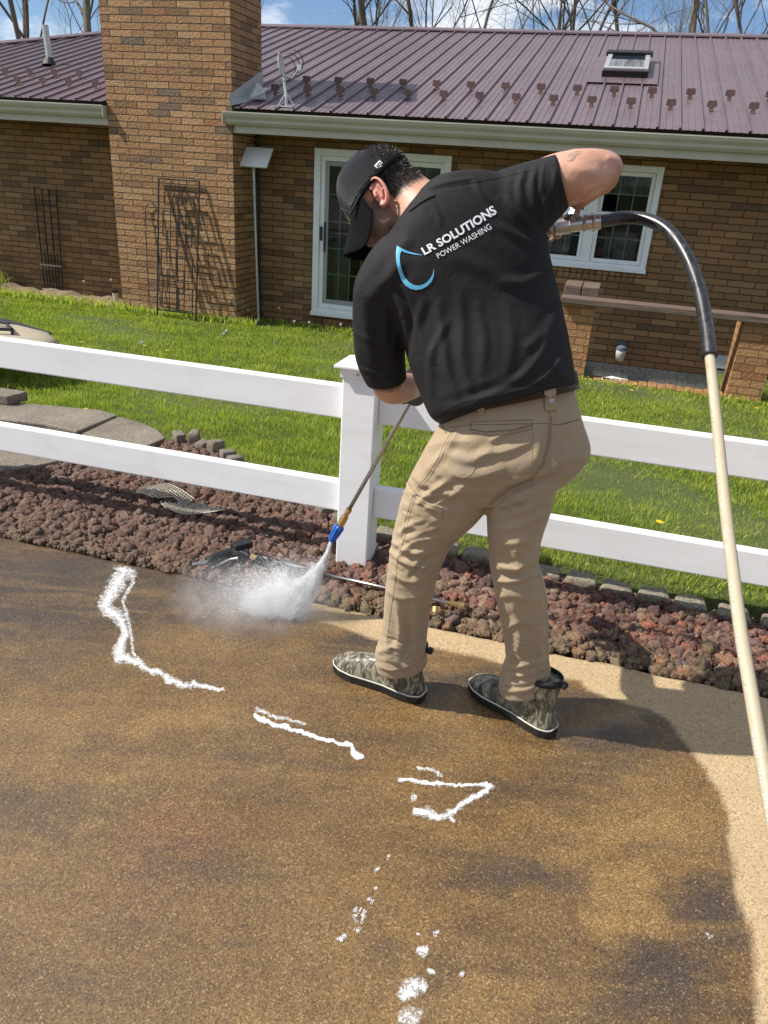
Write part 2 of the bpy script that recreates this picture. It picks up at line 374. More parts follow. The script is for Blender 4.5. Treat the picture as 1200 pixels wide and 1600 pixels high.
# drop the slab's long edge down to the bed
eb = idx[-1]; nb = len(P3); low = P3[eb].copy(); low[:, 2] = -.09
irr = np.array([.010*noise.noise(Vector((de[i]*6, 0, 9)))+.006*noise.noise(Vector((de[i]*25, 5, 9))) for i in range(nx)])
P3[eb] += irr[:, None]*NH; low += irr[:, None]*NH
P3 = np.r_[P3, low]; lf = np.stack([eb[:-1], eb[1:], nb+np.arange(1, nx), nb+np.arange(nx-1)], -1); fq = np.r_[fq, lf]
ext = lambda a: np.r_[a, a[eb]]
def drive_mat():
    m = Mat('exposed_aggregate', (.3, .2, .1), .6); c = m.coord()
    dryA = m.attr('dry'); dk = m.attr('dark'); lt = m.attr('light'); rs = m.attr('rust'); pd = m.attr('puddle')
    # aggregate grains
    vc = m.voro(c, 320, 'Color'); gv = m.node('ShaderNodeSeparateColor', {0: vc}); r1 = gv.outputs[0]; r2 = gv.outputs[1]
    n1 = m.noise(c, 420, 3, .6); n2 = m.noise(c, 7, 6, .7); n3 = m.noise(c, 1.6, 4, .6)
    dcol = m.ramp(r1, [(0, (.20,.13,.07)), (.12, (.40,.285,.155)), (.6, (.50,.365,.205)), (1, (.60,.46,.28))])
    wcol = m.ramp(r1, [(0, (.040,.020,.006)), (.22, (.088,.046,.014)), (.62, (.130,.069,.020)), (.94, (.185,.106,.037)), (1, (.32,.22,.11))])
    kcol = m.ramp(r1, [(0, (.027,.019,.013)), (.5, (.047,.034,.024)), (.95, (.075,.054,.037)), (1, (.19,.15,.11))])
    lcol = m.ramp(r1, [(0, (.10,.054,.015)), (.3, (.20,.112,.033)), (.8, (.265,.155,.048)), (1, (.40,.27,.12))])
    rcol = m.ramp(r1, [(0, (.06,.018,.008)), (.6, (.17,.065,.028)), (1, (.30,.16,.08))])
    jit = m.math('MULTIPLY', m.math('SUBTRACT', n2, .5), 1.1)
    def soft(a, lo=.28, hi=.62): return m.ramp(m.math('ADD', a, m.math('MULTIPLY', jit, .6)), [(lo, 0.0), (hi, 1.0)])
    col = m.mix(m.ramp(n3, [(.35, 0.0), (.65, .85)]), wcol, lcol)
    col = m.mix(m.ramp(m.noise(c, 3.3, 5, .65), [(.48, 0.0), (.72, .45)]), col, kcol)
    col = m.mix(soft(lt), col, lcol); col = m.mix(m.math('MULTIPLY', soft(rs), .35), col, rcol); col = m.mix(m.math('MULTIPLY', m.ramp(m.math('ADD', dk, m.math('ADD', m.math('MULTIPLY', jit, .7), m.math('MULTIPLY', m.math('SUBTRACT', m.noise(c, 22, 5, .7), .5), .7))), [(.15, 0.0), (.95, 1.0)]), .9), col, kcol)
    stk = m.noise(m.coord(scale=(1.1, 6.0, 1), rot=(0, 0, .55)), 2.0, 5, .6, .8); col = m.mix(m.ramp(stk, [(.52, 0.0), (.68, .5)]), col, lcol); col = m.mix(m.ramp(stk, [(.30, .45), (.44, 0.0)]), col, kcol)
    wetm = m.math('SUBTRACT', 1.0, dryA); m.set('Coat Weight', m.math('MULTIPLY', wetm, .14)); m.set('Coat Roughness', .22)
    # sparse large pebbles
    v2 = m.node('ShaderNodeTexVoronoi', {'Vector': c, 'Scale': 26.0}); sel = m.node('ShaderNodeSeparateColor', {0: v2.outputs['Color']}).outputs[0]
    peb = m.math('MULTIPLY', m.ramp(v2.outputs['Distance'], [(.07, 1.0), (.11, 0.0)]), m.ramp(sel, [(.84, 0.0), (.86, 1.0)]))
    col = m.mix(m.math('MULTIPLY', peb, .55), col, (.42,.26,.12))
    pit = m.math('MULTIPLY', m.ramp(v2.outputs['Distance'], [(.05, 1.0), (.08, 0.0)]), m.ramp(sel, [(.22, 1.0), (.24, 0.0)]))
    dcol = m.mix(m.ramp(n2, [(.35, .0), (.7, .35)]), dcol, (.33,.23,.12))
    col = m.mix(dryA, col, dcol); col = m.mix(m.math('MULTIPLY', pit, .7), col, (.03,.018,.01))
    m.set('Base Color', col)
    rw = m.mix(pd, m.ramp(m.noise(c, 5, 5), [(.3, .26), (.7, .5)]), (.06, .06, .06)); m.set('Roughness', m.mix(dryA, rw, (.85, .85, .85)))
    m.set('Specular IOR Level', m.ramp(dryA, [(0, .5), (1, .25)]))
    st = m.math('SUBTRACT', 1.0, m.math('MULTIPLY', pd, .93))
    h = m.math('ADD', m.math('MULTIPLY', r2, .6), n1)
    nb_ = m.node('ShaderNodeBump', {'Height': h, 'Strength': st, 'Distance': .0018}).outputs[0]
    nb2 = m.node('ShaderNodeBump', {'Height': m.noise(c, 60, 3), 'Strength': .25, 'Distance': .004, 'Normal': nb_}).outputs[0]
    m.set('Normal', nb2); return m.m
M['drive'] = drive_mat()
tag(npmesh('driveway', P3, fq, M['drive'], sm=False, attr={'dry': ext(dry), 'dark': ext(dark), 'light': ext(light), 'rust': ext(rust), 'puddle': ext(np.clip(pud*1.6-.5, 0, 1))}), kind='structure')

# ---- bare soil under the rocks
def soil_mat():
    m = Mat('bed_soil', (.08, .05, .035), .95); c = m.coord(); n = m.noise(c, 35, 6, .7)
    m.set('Base Color', m.ramp(n, [(.3, (.028,.017,.012)), (.7, (.11,.07,.048))])); m.bump(n, .9, .02); return m.m
M['soil'] = soil_mat()
be = np.linspace(-9, 8, 260); bt_ = np.linspace(0, 1, 14)
Eb, Tb = np.meshgrid(be, bt_); n0 = 2.27; Nb = n0+(bed_line(Eb)+.03-n0)*Tb
P3 = Eb.ravel()[:, None]*EH+Nb.ravel()[:, None]*NH
P3[:, 2] = (-.04+.02*Tb+.008*np.sin(Eb*13+Tb*9)).ravel()
idx = np.arange(len(P3)).reshape(len(bt_), len(be)); fq = np.stack([idx[:-1, :-1], idx[:-1, 1:], idx[1:, 1:], idx[1:, :-1]], -1).reshape(-1, 4)
tag(npmesh('bed_soil', P3, fq, M['soil'], sm=True), kind='structure')

# ---- concrete walk slabs at the left
def slab(name, poly, z0, z1, mat, label=None, cat=None, kind=None, bev=.008):
    b = MB(); v = [HP(e, n, z0) for e, n in poly]+[HP(e, n, z1) for e, n in poly]; k = len(poly)
    b.add(v, [tuple(range(k))[::-1], tuple(range(k, 2*k))]+[(i, (i+1) % k, (i+1) % k+k, i+k) for i in range(k)])
    o = b.build(name, mat, None, bev=bev); return tag(o, label, cat, kind=kind)
slab('walkway', [(-3.45,3.38),(-3.2,3.44),(-2.95,3.47),(-2.72,3.44),(-2.70,3.80),(-2.84,3.84),(-3.28,3.76),(-3.75,3.70),(-6.5,3.72),(-6.5,3.35)], -.06, .045, M['conc'], kind='structure')
slab('walkway', [(-2.688,3.44),(-2.50,3.40),(-2.26,3.42),(-2.24,3.58),(-2.36,3.69),(-2.52,3.76),(-2.69,3.80)], -.06, .038, M['conc'], kind='structure')
slab('walkway', [(-6.5,2.35),(-3.1,2.62),(-2.72,2.80),(-2.60,2.97),(-2.52,3.12),(-2.9,3.14),(-6.5,3.0)], -.06, .028, M['conc'], kind='structure')
o = slab('edging_block', [(-3.78,3.66),(-3.36,3.66),(-3.33,3.80),(-3.75,3.80)], .046, .105, M['conc'], 'loose grey concrete block lying on the walk slab at the left edge', 'concrete block')

# ---- edging blocks, each its own
blocks_r = [(-.86,2.915),(-.73,2.885),(-.60,2.86),(-.465,2.845),(-.325,2.835),(-.18,2.825),(-.035,2.815),(.105,2.80),(.245,2.79),(.385,2.78),(.52,2.765),(.675,2.745),(.83,2.735),(.975,2.73),(1.12,2.72),(1.27,2.715)]
def edging(e, n, rz, wd, hh, dp, z0, name='edging_block'):
    b = bmesh.new(); bmesh.ops.create_cube(b, size=1)
    for v in b.verts:
        v.co.x *= wd*(1.0 if v.co.y < 0 else .80); v.co.y *= dp; v.co.z = (v.co.z+.5)*hh
    bmesh.ops.bevel(b, geom=b.edges[:], offset=.0065, segments=1, affect='EDGES')
    bmesh.ops.subdivide_edges(b, edges=[x for x in b.edges if x.calc_length() > .02], cuts=3, use_grid_fill=True)
    sd_ = random.random()*50
    for v in b.verts: v.co += Vector(v.normal)*(noise.noise(v.co*28+Vector((sd_, 0, 0)))*.006+noise.noise(v.co*90+Vector((sd_, 0, 0)))*.002)
    me = bpy.data.meshes.new(name); b.to_mesh(me); b.free(); smooth(me); me.materials.append(M['block'])
    o_ = link(name, me); p = HP(e, n, z0); o_.matrix_world = Matrix.Translation(Vector(p)) @ Matrix.Rotation(HAZ+rz, 4, 'Z') @ Matrix.Rotation(random.uniform(-.05, .05), 4, 'X')
    return o_
tr_names = ['behind the left trouser leg', 'just right of the fence post', 'between post and left leg']
for i, (e, n) in enumerate(blocks_r):
    o = edging(e, n, random.uniform(-.08, .08)-.05, .125, .092+random.uniform(-.008, .008), .085, -.035)
    if .10 < e < .7:
        lb = {7: 'grey edging block just right of the right trouser leg', 8: 'second grey edging block right of the right trouser leg', 9: 'third grey edging block right of the right trouser leg', 10: 'fourth grey edging block from the right leg, before the gap', 11: 'grey edging block directly left of the beige hose'}[i]
    elif e >= .7: lb = ['grey edging block touching the beige hose on its right', 'grey edging block at the right edge of the picture', 'grey edging block past the right edge of the picture', 'farthest right grey edging block of the row'][i-12]
    else: lb = ['mossy edging block hidden just behind the fence post', 'dark mossy edging block right beside the fence post foot', 'dark edging block between fence post and left trouser leg', 'edging block behind the left shin', 'edging block right of the left knee seen between the legs', 'edging block in the gap between the trouser legs', 'edging block behind the right shin'][i]
    tag(o, lb, 'edging block', 'grey edging blocks between rock bed and lawn')
left_blocks = [(-2.17,3.60,.9,'first pale edging block, at the walk slab corner'),(-2.08,3.62,.3,'second pale edging block from the walk slab'),(-2.0,3.57,-.1,'third pale edging block from the walk slab, standing upright'),(-1.90,3.53,-.5,'fourth pale edging block from the walk slab'),(-1.80,3.47,-.7,'pale tilted edging block near the end of the curve'),(-1.72,3.40,-.6,'last pale edging block where the curve meets the rail'),(-1.08,3.03,-.6,'pale edging block under the lower rail left of the post'),(-.97,2.97,-.4,'pale edging block touching the left side of the post')]
for e, n, r, lb in left_blocks:
    o = edging(e, n, r, .060, .115+random.uniform(-.02, .015), .085, -.04); o.data.materials[0] = M['conc']
    tag(o, lb, 'edging block', 'pale edging blocks round the curved bed end')
# ---- lava rocks: thousands, one object
def ico(sub):
    b = bmesh.new(); bmesh.ops.create_icosphere(b, subdivisions=sub, radius=1)
    v = np.array([q.co[:] for q in b.verts]); f = np.array([[q.index for q in t.verts] for t in b.faces]); b.free(); return v, f
def rocks():
    vars_ = []
    for k in range(10):
        v, f = ico(3 if k < 5 else 2); o_ = Vector((k*11.3, k*3.1, 0)); nv = []
        for q in v:
            Q = Vector(q); r = .95+.50*noise.noise(Q*1.2+o_)+.38*abs(noise.noise(Q*2.2+o_))+.30*noise.noise(Q*3.6+o_)-.34*abs(noise.noise(Q*5.2+o_))
            r -= .22*max(0, noise.noise(Q*8+o_)); nv.append(q*r)
        nv = np.array(nv)*np.array([1, .86, .72]); vars_.append((nv, f))
    pts = []
    # inside of the bed, denser close to the camera
    N = 13500
    e = RNG.uniform(-3.6, 1.6, N*3); t = RNG.uniform(0, 1, N*3); bl = bed_line(e)-.035; n = 2.30+(bl-2.30)*t
    area_w = (bl-2.30)/1.3; keep = RNG.uniform(0, 1, N*3) < area_w; e, n, t = e[keep], n[keep], t[keep]
    # keep off the walk slabs
    w1 = (e < -2.22) & (n > 3.36); w2 = (e < -2.55) & (n > 2.62+(e+3.1)*.6)
    far = (e < -2.7)
    k = ~(w1 | w2); e, n, t = e[k][:N], n[k][:N], t[k][:N]
    VS, FS, CS = [], [], []; b = 0
    for i in range(len(e)):
        near = 1
        s_ = (RNG.gamma(3.0, .0032)+.003) if RNG.uniform() < .58 else RNG.gamma(9, .0027)+.003; s_ = min(s_, .040)
        lump = .5+.5*noise.noise(Vector((e[i]*3.2, n[i]*3.2, 0)))
        hgt = (.010+.036*lump*(.55 if e[i] < -.9 else 1))*math.sin(math.pi*min(1, max(0, .1+.85*t[i])))+.03*t[i]
        z = -.02+RNG.uniform(.35, 1.0)*hgt
        if n[i] < 2.33: s_ *= .6; z = -.005+RNG.uniform(0, .012)
        v, f = vars_[RNG.integers(0, 5) if (s_ > .016) else RNG.integers(5, 10)]
        q = RNG.normal(size=4); q /= np.linalg.norm(q); a, x, y, zz = q
        R_ = np.array([[1-2*(y*y+zz*zz), 2*(x*y-a*zz), 2*(x*zz+a*y)], [2*(x*y+a*zz), 1-2*(x*x+zz*zz), 2*(y*zz-a*x)], [2*(x*zz-a*y), 2*(y*zz+a*x), 1-2*(x*x+y*y)]])
        V = (v*s_)@R_.T+HP(e[i], n[i], z); VS.append(V); FS.append(f+b); b += len(v)
        moss = np.clip((2.46-n[i])/.12+RNG.normal()*.35, 0, 1)
        dustL = np.clip((-e[i]-.7)/.6, 0, 1)*.62
        CS.append(np.tile([RNG.uniform(), moss, dustL], (len(v), 1)))
    m = Mat('red_lava_rock', (.2, .07, .05), .88); c = m.coord(); at = m.attr('rk', 'Color'); sp_ = m.node('ShaderNodeSeparateColor', {0: at})
    n1 = m.noise(c, 45, 6, .7); n2 = m.noise(c, 160, 4, .7)
    base = m.ramp(sp_.outputs[0], [(0, (.05,.024,.022)), (.14, (.20,.070,.050)), (.30, (.11,.060,.058)), (.45, (.26,.125,.085)), (.60, (.14,.092,.094)), (.74, (.34,.105,.058)), (.86, (.30,.215,.145)), (1, (.16,.065,.05))])
    base = m.mix(m.ramp(n1, [(.45, 0.0), (.62, .55)]), base, (.27,.185,.115))
    base = m.mix(m.math('MULTIPLY', m.ramp(n1, [(.35, .3), (.6, 1.0)]), m.math('MULTIPLY', sp_.outputs[1], .75)), base, (.22,.18,.085))
    base = m.mix(sp_.outputs[2], base, (.165,.105,.075))
    base = m.mix(.9, base, m.ramp(n2, [(.3, .12), (.62, 1.15)]), 'MULTIPLY')
    m.set('Base Color', base); b1 = m.bump(n1, .9, .012); m.bump(n2, .8, .004, b1)
    return npmesh('lava_rocks', np.concatenate(VS), np.concatenate(FS), m.m, sm=False, attr={'rk': np.concatenate(CS)})
tag(rocks(), kind='stuff')

# ---- grass
def grass_mat(name, cols):
    m = Mat(name, cols[0], .5); at = m.attr('tone'); hgt = m.attr('hgt')
    c = m.ramp(at, list(zip((0, .3, .6, .85, 1), cols)))
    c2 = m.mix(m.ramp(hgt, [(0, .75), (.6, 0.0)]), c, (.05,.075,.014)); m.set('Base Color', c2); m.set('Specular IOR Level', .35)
    t = m.t; tr = t.nodes.new('ShaderNodeBsdfTranslucent'); ms = t.nodes.new('ShaderNodeMixShader'); ms.inputs[0].default_value = .45
    bright = m.mix(1.0, c2, (1.0, 1.15, .5), 'MULTIPLY'); t.links.new(bright, tr.inputs[0]); t.links.new(m.b.outputs[0], ms.inputs[1]); t.links.new(tr.outputs[0], ms.inputs[2]); t.links.new(ms.outputs[0], m.o.inputs[0])
    return m.m
M['grass'] = grass_mat('lawn_grass', [(.22,.28,.04), (.36,.44,.06), (.48,.55,.085), (.62,.67,.16), (.70,.62,.30)])
def blades(name, e, n, h, wd, tone, mat, lean=.55, z=None, kind='stuff', parent=None):
    N = len(e); z = lawn_z(e, n) if z is None else z
    P = e[:, None]*EH+n[:, None]*NH; P[:, 2] = z
    a = RNG.uniform(0, 2*math.pi, N); side = np.stack([np.cos(a), np.sin(a), 0*a], -1)
    la = RNG.uniform(0, 2*math.pi, N); ln = RNG.uniform(.1, 1, N)*lean; ld = np.stack([np.cos(la)*ln, np.sin(la)*ln, 0*la], -1)
    H = h[:, None]; W = wd[:, None]; up = V3(0, 0, 1)
    v0 = P-side*W; v1 = P+side*W; mid = P+up*H*.55+ld*H*.30; v2 = mid-side*W*.8; v3 = mid+side*W*.8; tip = P+up*H*(1-.25*ln[:, None])+ld*H*1.0
    V = np.stack([v0, v1, v3, v2, tip], 1).reshape(-1, 3); b = np.arange(N)[:, None]*5
    F = np.concatenate([b+np.array([[0, 1, 2]]), b+np.array([[0, 2, 3]]), b+np.array([[3, 2, 4]])]).reshape(-1, 3)
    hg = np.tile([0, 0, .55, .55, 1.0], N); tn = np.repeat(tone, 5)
    o = npmesh(name, V, F, mat, parent, attr={'tone': tn, 'hgt': hg})
    return tag(o, kind=kind) if kind else o
def scatter(e0, e1, n0, n1, dens, cone=True):
    N = int((e1-e0)*(n1-n0)*dens); e = RNG.uniform(e0, e1, N); n = RNG.uniform(n0, n1, N); k = (n > bed_line(e)+.03) & ~((e > -.1) & (e < 1.42) & (n > 8.2))
    if cone:
        P = px(e[:, None]*EH+n[:, None]*NH); k &= (P[:, 0] > -130) & (P[:, 0] < 1330)
    return e[k], n[k]
segs = [(-5, 2.5, 2.7, 4.2, 9500, .036, .0016), (-6.5, 3, 4.2, 5.6, 5600, .038, .0021), (-9, 3.5, 5.6, 7.6, 3200, .040, .0028), (-11, 4, 7.6, 9.95, 2000, .044, .0038)]
Es, Ns, Hs, Ws, Ts = [], [], [], [], []
for e0, e1, n0, n1, dd, h, wd in segs:
    e, n = scatter(e0, e1, n0, n1, dd)
    cl = np.array([noise.noise(Vector((q*1.9, r*1.9, 0))) for q, r in zip(e[::1], n[::1])])
    cl2 = np.array([noise.noise(Vector((q*7, r*7, 4))) for q, r in zip(e, n)])
    edge = np.exp(-((n-bed_line(e))/.18)**2)
    hh = h*np.clip(1+.45*cl+.5*cl2, .65, 1.6)*RNG.uniform(.55, 1.35, len(e))*(1-.35*edge); Es.append(e); Ns.append(n); Hs.append(hh); Ws.append(wd*RNG.uniform(.7, 1.3, len(e)))
    straw = (RNG.uniform(0, 1, len(e)) < .03+.5*edge*RNG.uniform(0, 1, len(e)))
    Ts.append(np.clip(np.where(straw, RNG.uniform(.85, 1, len(e)), RNG.beta(2.2, 3, len(e))*.8+.22*cl+.12*cl2), 0, 1))
Es, Ns, Hs, Ws, Ts = map(np.concatenate, (Es, Ns, Hs, Ws, Ts))
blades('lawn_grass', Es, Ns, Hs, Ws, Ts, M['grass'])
# longer tufts
te, tn_ = scatter(-7, 2.5, 3.0, 7.0, 9); E2, N2 = [], []
for q, r in zip(te, tn_):
    k = RNG.integers(12, 34); E2.append(q+RNG.normal(0, .035, k)); N2.append(r+RNG.normal(0, .035, k))
E2 = np.concatenate(E2); N2 = np.concatenate(N2)
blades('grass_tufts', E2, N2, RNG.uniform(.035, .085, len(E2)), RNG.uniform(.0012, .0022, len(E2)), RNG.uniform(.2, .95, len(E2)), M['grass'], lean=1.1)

# ---- fence: one thing
fence = empty('rail_fence', HP(-.80, 2.645, 0), HAZ, 'white two-rail vinyl fence crossing the picture behind the man', 'fence')
FO = -.14-0.0
# local frame: x along fence, y away from the drive
def post(x, first=False):
    b = MB(); b.box((x-.066, -.066, -.12), (x+.066, .066, .825)); p_ = b.build('post', M['vinyl'], fence, bev=.006)
    c = MB(); c.box((x-.072, -.072, .795), (x+.072, .072, .832))
    c.add([(x-.092,-.092,.832),(x+.092,-.092,.832),(x+.092,.092,.832),(x-.092,.092,.832),(x-.092,-.092,.842),(x+.092,-.092,.842),(x+.092,.092,.842),(x-.092,.092,.842),(x,0,.872)],
          [(3,2,1,0),(0,1,5,4),(1,2,6,5),(2,3,7,6),(3,0,4,7),(4,5,8),(5,6,8),(6,7,8),(7,4,8)])
    cp = c.build('cap', M['vinyl'], p_, bev=.002)
    s_ = MB(); s_.tube([(x-.005, -.0725, .813), (x-.005, -.0765, .813)], .0055, 12); s_.build('screw', M['steel'], p_)
for x in (0, -2.46, 2.46): post(x)
for x0 in (-2.46, 0):
    for z0, z1 in ((.235, .362), (.622, .750)):
        for a_, b_ in ((x0+.066, x0+2.394),):
            r = MB(); h_ = .0225; prof = [(-h_, z0), (h_, z0), (h_, z1), (-h_, z1)]
            r.prism([(q[0], q[1]) for q in prof], a_, b_); r.build('rail', M['vinyl'], fence, bev=.006)

# ================================================================ THE HOUSE
HB = (-2.0, 10.1, -.6)
house = empty('brick_house', HP(*HB), HAZ, 'long single-storey brown brick house with a maroon metal roof behind the lawn', 'house')
bpy.context.view_layer.update()
T_ = Matrix.Translation(Vector((-HB[0], -HB[1], -HB[2])))
def hb(b, name, mat, parent=None, **k):
    """build from (along, away, up) coordinates"""
    uv = k.pop('uv', False); bev = k.pop('bev', 0); sm = k.pop('sm', False)
    me = b.mesh(name, sm)
    if uv: boxuv(me)
    me.transform(T_); o = link(name, me, mat, parent or house)
    if bev:
        m_ = o.modifiers.new('b', 'BEVEL'); m_.width = bev; m_.segments = 2; m_.limit_method = 'ANGLE'; m_.angle_limit = .6
    return o
WN = 10.1; ZB = -.62; ZS = 1.80      # wall face, ground, soffit
DX0, DX1, DZ0, DZ1 = -3.87, -2.07, -.40, 1.68
WX0, WX1, WZ0, WZ1 = -1.02, .43, .53, 1.70
b = MB(); d_ = .2
xs_ = [-13.6, DX0, DX1, WX0, WX1, 9.5]
def wallbox(x0, x1, z0, z1): b.box((x0, WN, z0), (x1, WN+d_, z1))
wallbox(-13.6, DX0, ZB, ZS+.05); wallbox(DX0, DX1, ZB, DZ0); wallbox(DX0, DX1, DZ1, ZS+.05); wallbox(DX1, WX0, ZB, ZS+.05)
wallbox(WX0, WX1, ZB, WZ0); wallbox(WX0, WX1, WZ1, ZS+.05); wallbox(WX1, 9.5, ZB, ZS+.05)
hb(b, 'wall', M['brick'], uv=True)
b = MB(); b.box((-13.6, WN+.2, ZB), (-13.4, WN+11.0, ZS)); b.box((9.3, WN+.2, ZB), (9.5, WN+11.0, ZS)); b.box((-13.4, WN+10.8, ZB), (9.3, WN+11.0, ZS)); hb(b, 'wall', M['brick'], uv=True)
b = MB(); b.box((-13.4, WN+.2, ZB-.02), (9.3, WN+10.8, ZB+.03)); b.box((-5, WN+3, ZB), (2, WN+3.1, ZS)); hb(b, 'interior', M['interior'])
b = MB(); b.box((DX1+.3, WN-.012, ZB-.4), (9.52, WN+.25, -.615)); hb(b, 'foundation', M['found'])
# soldier courses under the window and the door
def soldier(x0, x1, z0, z1, n=None):
    p_ = .078; k = int((x1-x0)/p_)
    for i in range(k):
        bb = MB(); bb.box((0, 0, 0), (p_-.011, .05, z1-z0)); yield x0+i*p_
b = MB()
for x0, x1, z0, z1 in ((WX0-.05, WX1+.03, .40, .505), (DX0, DX1, -.53, -.415)):
    p_ = .078
    b = MB()
    for i in range(int((x1-x0)/p_)): b.box((x0+i*p_, WN-.018+random.uniform(-.003, .003), z0), (x0+i*p_+p_-.012, WN+.04, z1))
    hb(b, 'sill_course', M['brick'], uv=True, bev=.003)

# chimney
CX0, CX1, CN = -6.44, -4.70, 9.42
b = MB(); b.box((CX0, CN, ZB-.05), (CX1, WN+.18, 4.55)); ch = hb(b, 'chimney', M['brick_chimney'], uv=True)
b = MB(); b.box((CX0-.06, CN-.06, 4.55), (CX1+.06, WN+.24, 4.68)); hb(b, 'cap', M['found'], ch, bev=.01)
# roof
RP = math.radians(16.5); ct, st = math.cos(RP), math.sin(RP); EN0, EZ0 = 9.36, 2.045; SR = 5.85
def roof_pt(e, s, h=0.0): return (e, EN0+s*ct-h*st, EZ0+s*st+h*ct)
def roof_sheet():
    per = .2286; prof = []
    x = -14.4
    while x < 9.9:
        for dx, h in ((0, .0), (.005, .024), (.022, .024), (.027, 0), (.082, 0), (.087, .005), (.097, .005), (.102, 0), (.150, 0), (.155, .005), (.165, .005), (.170, 0)):
            prof.append((x+dx, h))
        x += per
    b_ = bmesh.new(); rows = []
    inch = lambda e: CX0-.01 < e < CX1+.01
    for s in (0, SR):
        rows.append([b_.verts.new(roof_pt(e, .97 if (s == 0 and inch(e)) else s, h)) for e, h in prof])
    for i in range(len(prof)-1): b_.faces.new((rows[0][i], rows[0][i+1], rows[1][i+1], rows[1][i]))
    # hip at the far left: plan line through s=3.42 at -10.65 rising 1:1
    p0 = Vector(roof_pt(-10.65-3.42*1.0, 0)); p1 = Vector(roof_pt(-8.2, SR)); nrm = (p1-p0).cross(Vector((0, -st, ct)))
    bmesh.ops.bisect_plane(b_, geom=b_.verts[:]+b_.edges[:]+b_.faces[:], plane_co=p0, plane_no=nrm, clear_inner=False, clear_outer=False)
    sgn = nrm.dot(Vector(roof_pt(0, 3))-p0)
    for f in [f for f in b_.faces if nrm.dot(f.calc_center_median()-p0)*sgn < 0]: b_.faces.remove(f)
    # skylight opening stays covered by its flashing
    me = bpy.data.meshes.new('roof'); b_.to_mesh(me); b_.free(); me.transform(T_); return me
rme = roof_sheet(); roof = link('roof', rme, M['roof'], house)
mod = roof.modifiers.new('s', 'SOLIDIFY'); mod.thickness = .004
b = MB()     # back slope, hip end and deck
zr = EZ0+SR*st; nr = EN0+SR*ct
b.add([(-8.2, nr, zr-.01), (9.9, nr, zr-.01), (9.9, nr+SR*ct, EZ0), (-14.1, nr+SR*ct, EZ0), (-14.1, EN0, EZ0-.01)], [(0,1,2,3), (0,3,4)])
hb(b, 'roof', M['roof'])
def ridge_cap(p, q, wd=.13):
    p, q = np.array(p), np.array(q); d = q-p; d /= np.linalg.norm(d); side = np.cross(d, V3(0, 0, 1)); side /= np.linalg.norm(side)
    b_ = MB(); rr = []
    for t in (p, q): rr.append([t-side*wd-V3(0,0,wd*.30), t-side*wd-V3(0,0,wd*.30-.02), t-side*.02+V3(0,0,.03), t+side*.02+V3(0,0,.03), t+side*wd-V3(0,0,wd*.30-.02), t+side*wd-V3(0,0,wd*.30)])
    b_.rings(rr); return hb(b_, 'ridge_cap', M['roof'], roof)
ridge_cap((-8.2, nr, zr+.02), (9.9, nr, zr+.02)); ridge_cap(np.array(roof_pt(-14.0, 0.05, .03)), (-8.2, nr, zr+.03), .10)
# eaves: soffit, fascia, gutters
b = MB(); b.box((-14.1, 9.47, ZS), (CX0-.002, WN+.15, ZS+.02)); b.box((CX1+.002, 9.47, ZS), (9.9, WN+.15, ZS+.02)); hb(b, 'soffit', M['soffit'])
b = MB(); b.box((-14.1, 9.45, ZS-.02), (CX0-.002, 9.475, 1.99)); b.box((CX1+.002, 9.45, ZS-.02), (9.9, 9.475, 1.99)); hb(b, 'fascia', M['gutter'])
b = MB(); b.box((-14.1, 9.40, 1.99), (CX0-.01, 9.8, 2.03)); b.box((CX1+.01, 9.40, 1.99), (9.9, 9.8, 2.03)); hb(b, 'eave_gap', M['dark'])
def gutter(x0, x1):
    z0 = 1.865; zt = 2.005; prof = [(9.448, z0), (9.40, z0), (9.375, z0+.03), (9.372, z0+.06), (9.345, z0+.095), (9.335, zt-.012), (9.335, zt), (9.350, zt), (9.352, zt-.02), (9.36, z0+.10), (9.385, z0+.06), (9.388, z0+.035), (9.405, z0+.012), (9.438, z0+.012), (9.438, zt), (9.448, zt)]
    b_ = MB(); b_.prism(prof, x0, x1); g = hb(b_, 'gutter', M['gutter'])
    b_ = MB()
    for x in (x0, x1): b_ = MB(); b_.box((x-.004, 9.336, z0), (x+.004, 9.447, zt-.005)); hb(b_, 'end_cap', M['gutter'], g)

gutter(-14.1, CX0-.012); gutter(CX1-.09, 9.9)
# snow guards
def guard(e, s):
    b_ = MB(); sc_ = .052; out_ = []
    for k in range(15):
        t = math.pi*k/14
        out_.append((sc_*(math.cos(t))*1.0, .078+.5*sc_*math.sin(t)+.014*abs(math.cos(t*1.0))*math.sin(2*t if t < math.pi/2 else 2*(math.pi-t))))
    pts = [(-.02, .0), (-.022, .035), (-.055, .045)]+[(x, y) for x, y in out_[::-1]]+[(.055, .045), (.022, .035), (.02, 0), (.006, .0), (0, .028), (-.006, 0)]
    k = len(pts); v = []
    for dy in (0, .005):
        for x, y in pts:
            P = np.array(roof_pt(e+x, s, .004)); P = P+np.array([0, dy-y*.10, y*1.0]); v.append(P)
    b_.add(v, [tuple(range(k))[::-1], tuple(range(k, 2*k))]+[(i, (i+1) % k, (i+1) % k+k, i+k) for i in range(k)])
    P0 = roof_pt(e-.022, s-.02, .006); P1 = roof_pt(e+.022, s+.09, .006)
    b_.add([roof_pt(e-.022, s-.02, .004), roof_pt(e+.022, s-.02, .004), roof_pt(e+.022, s+.09, .004), roof_pt(e-.022, s+.09, .004), roof_pt(e-.022, s-.02, .010), roof_pt(e+.022, s-.02, .010), roof_pt(e+.022, s+.09, .010), roof_pt(e-.022, s+.09, .010)], [(3,2,1,0),(4,5,6,7),(0,1,5,4),(1,2,6,5),(2,3,7,6),(3,0,4,7)])
    return hb(b_, 'snow_guard', M['guard'], roof)
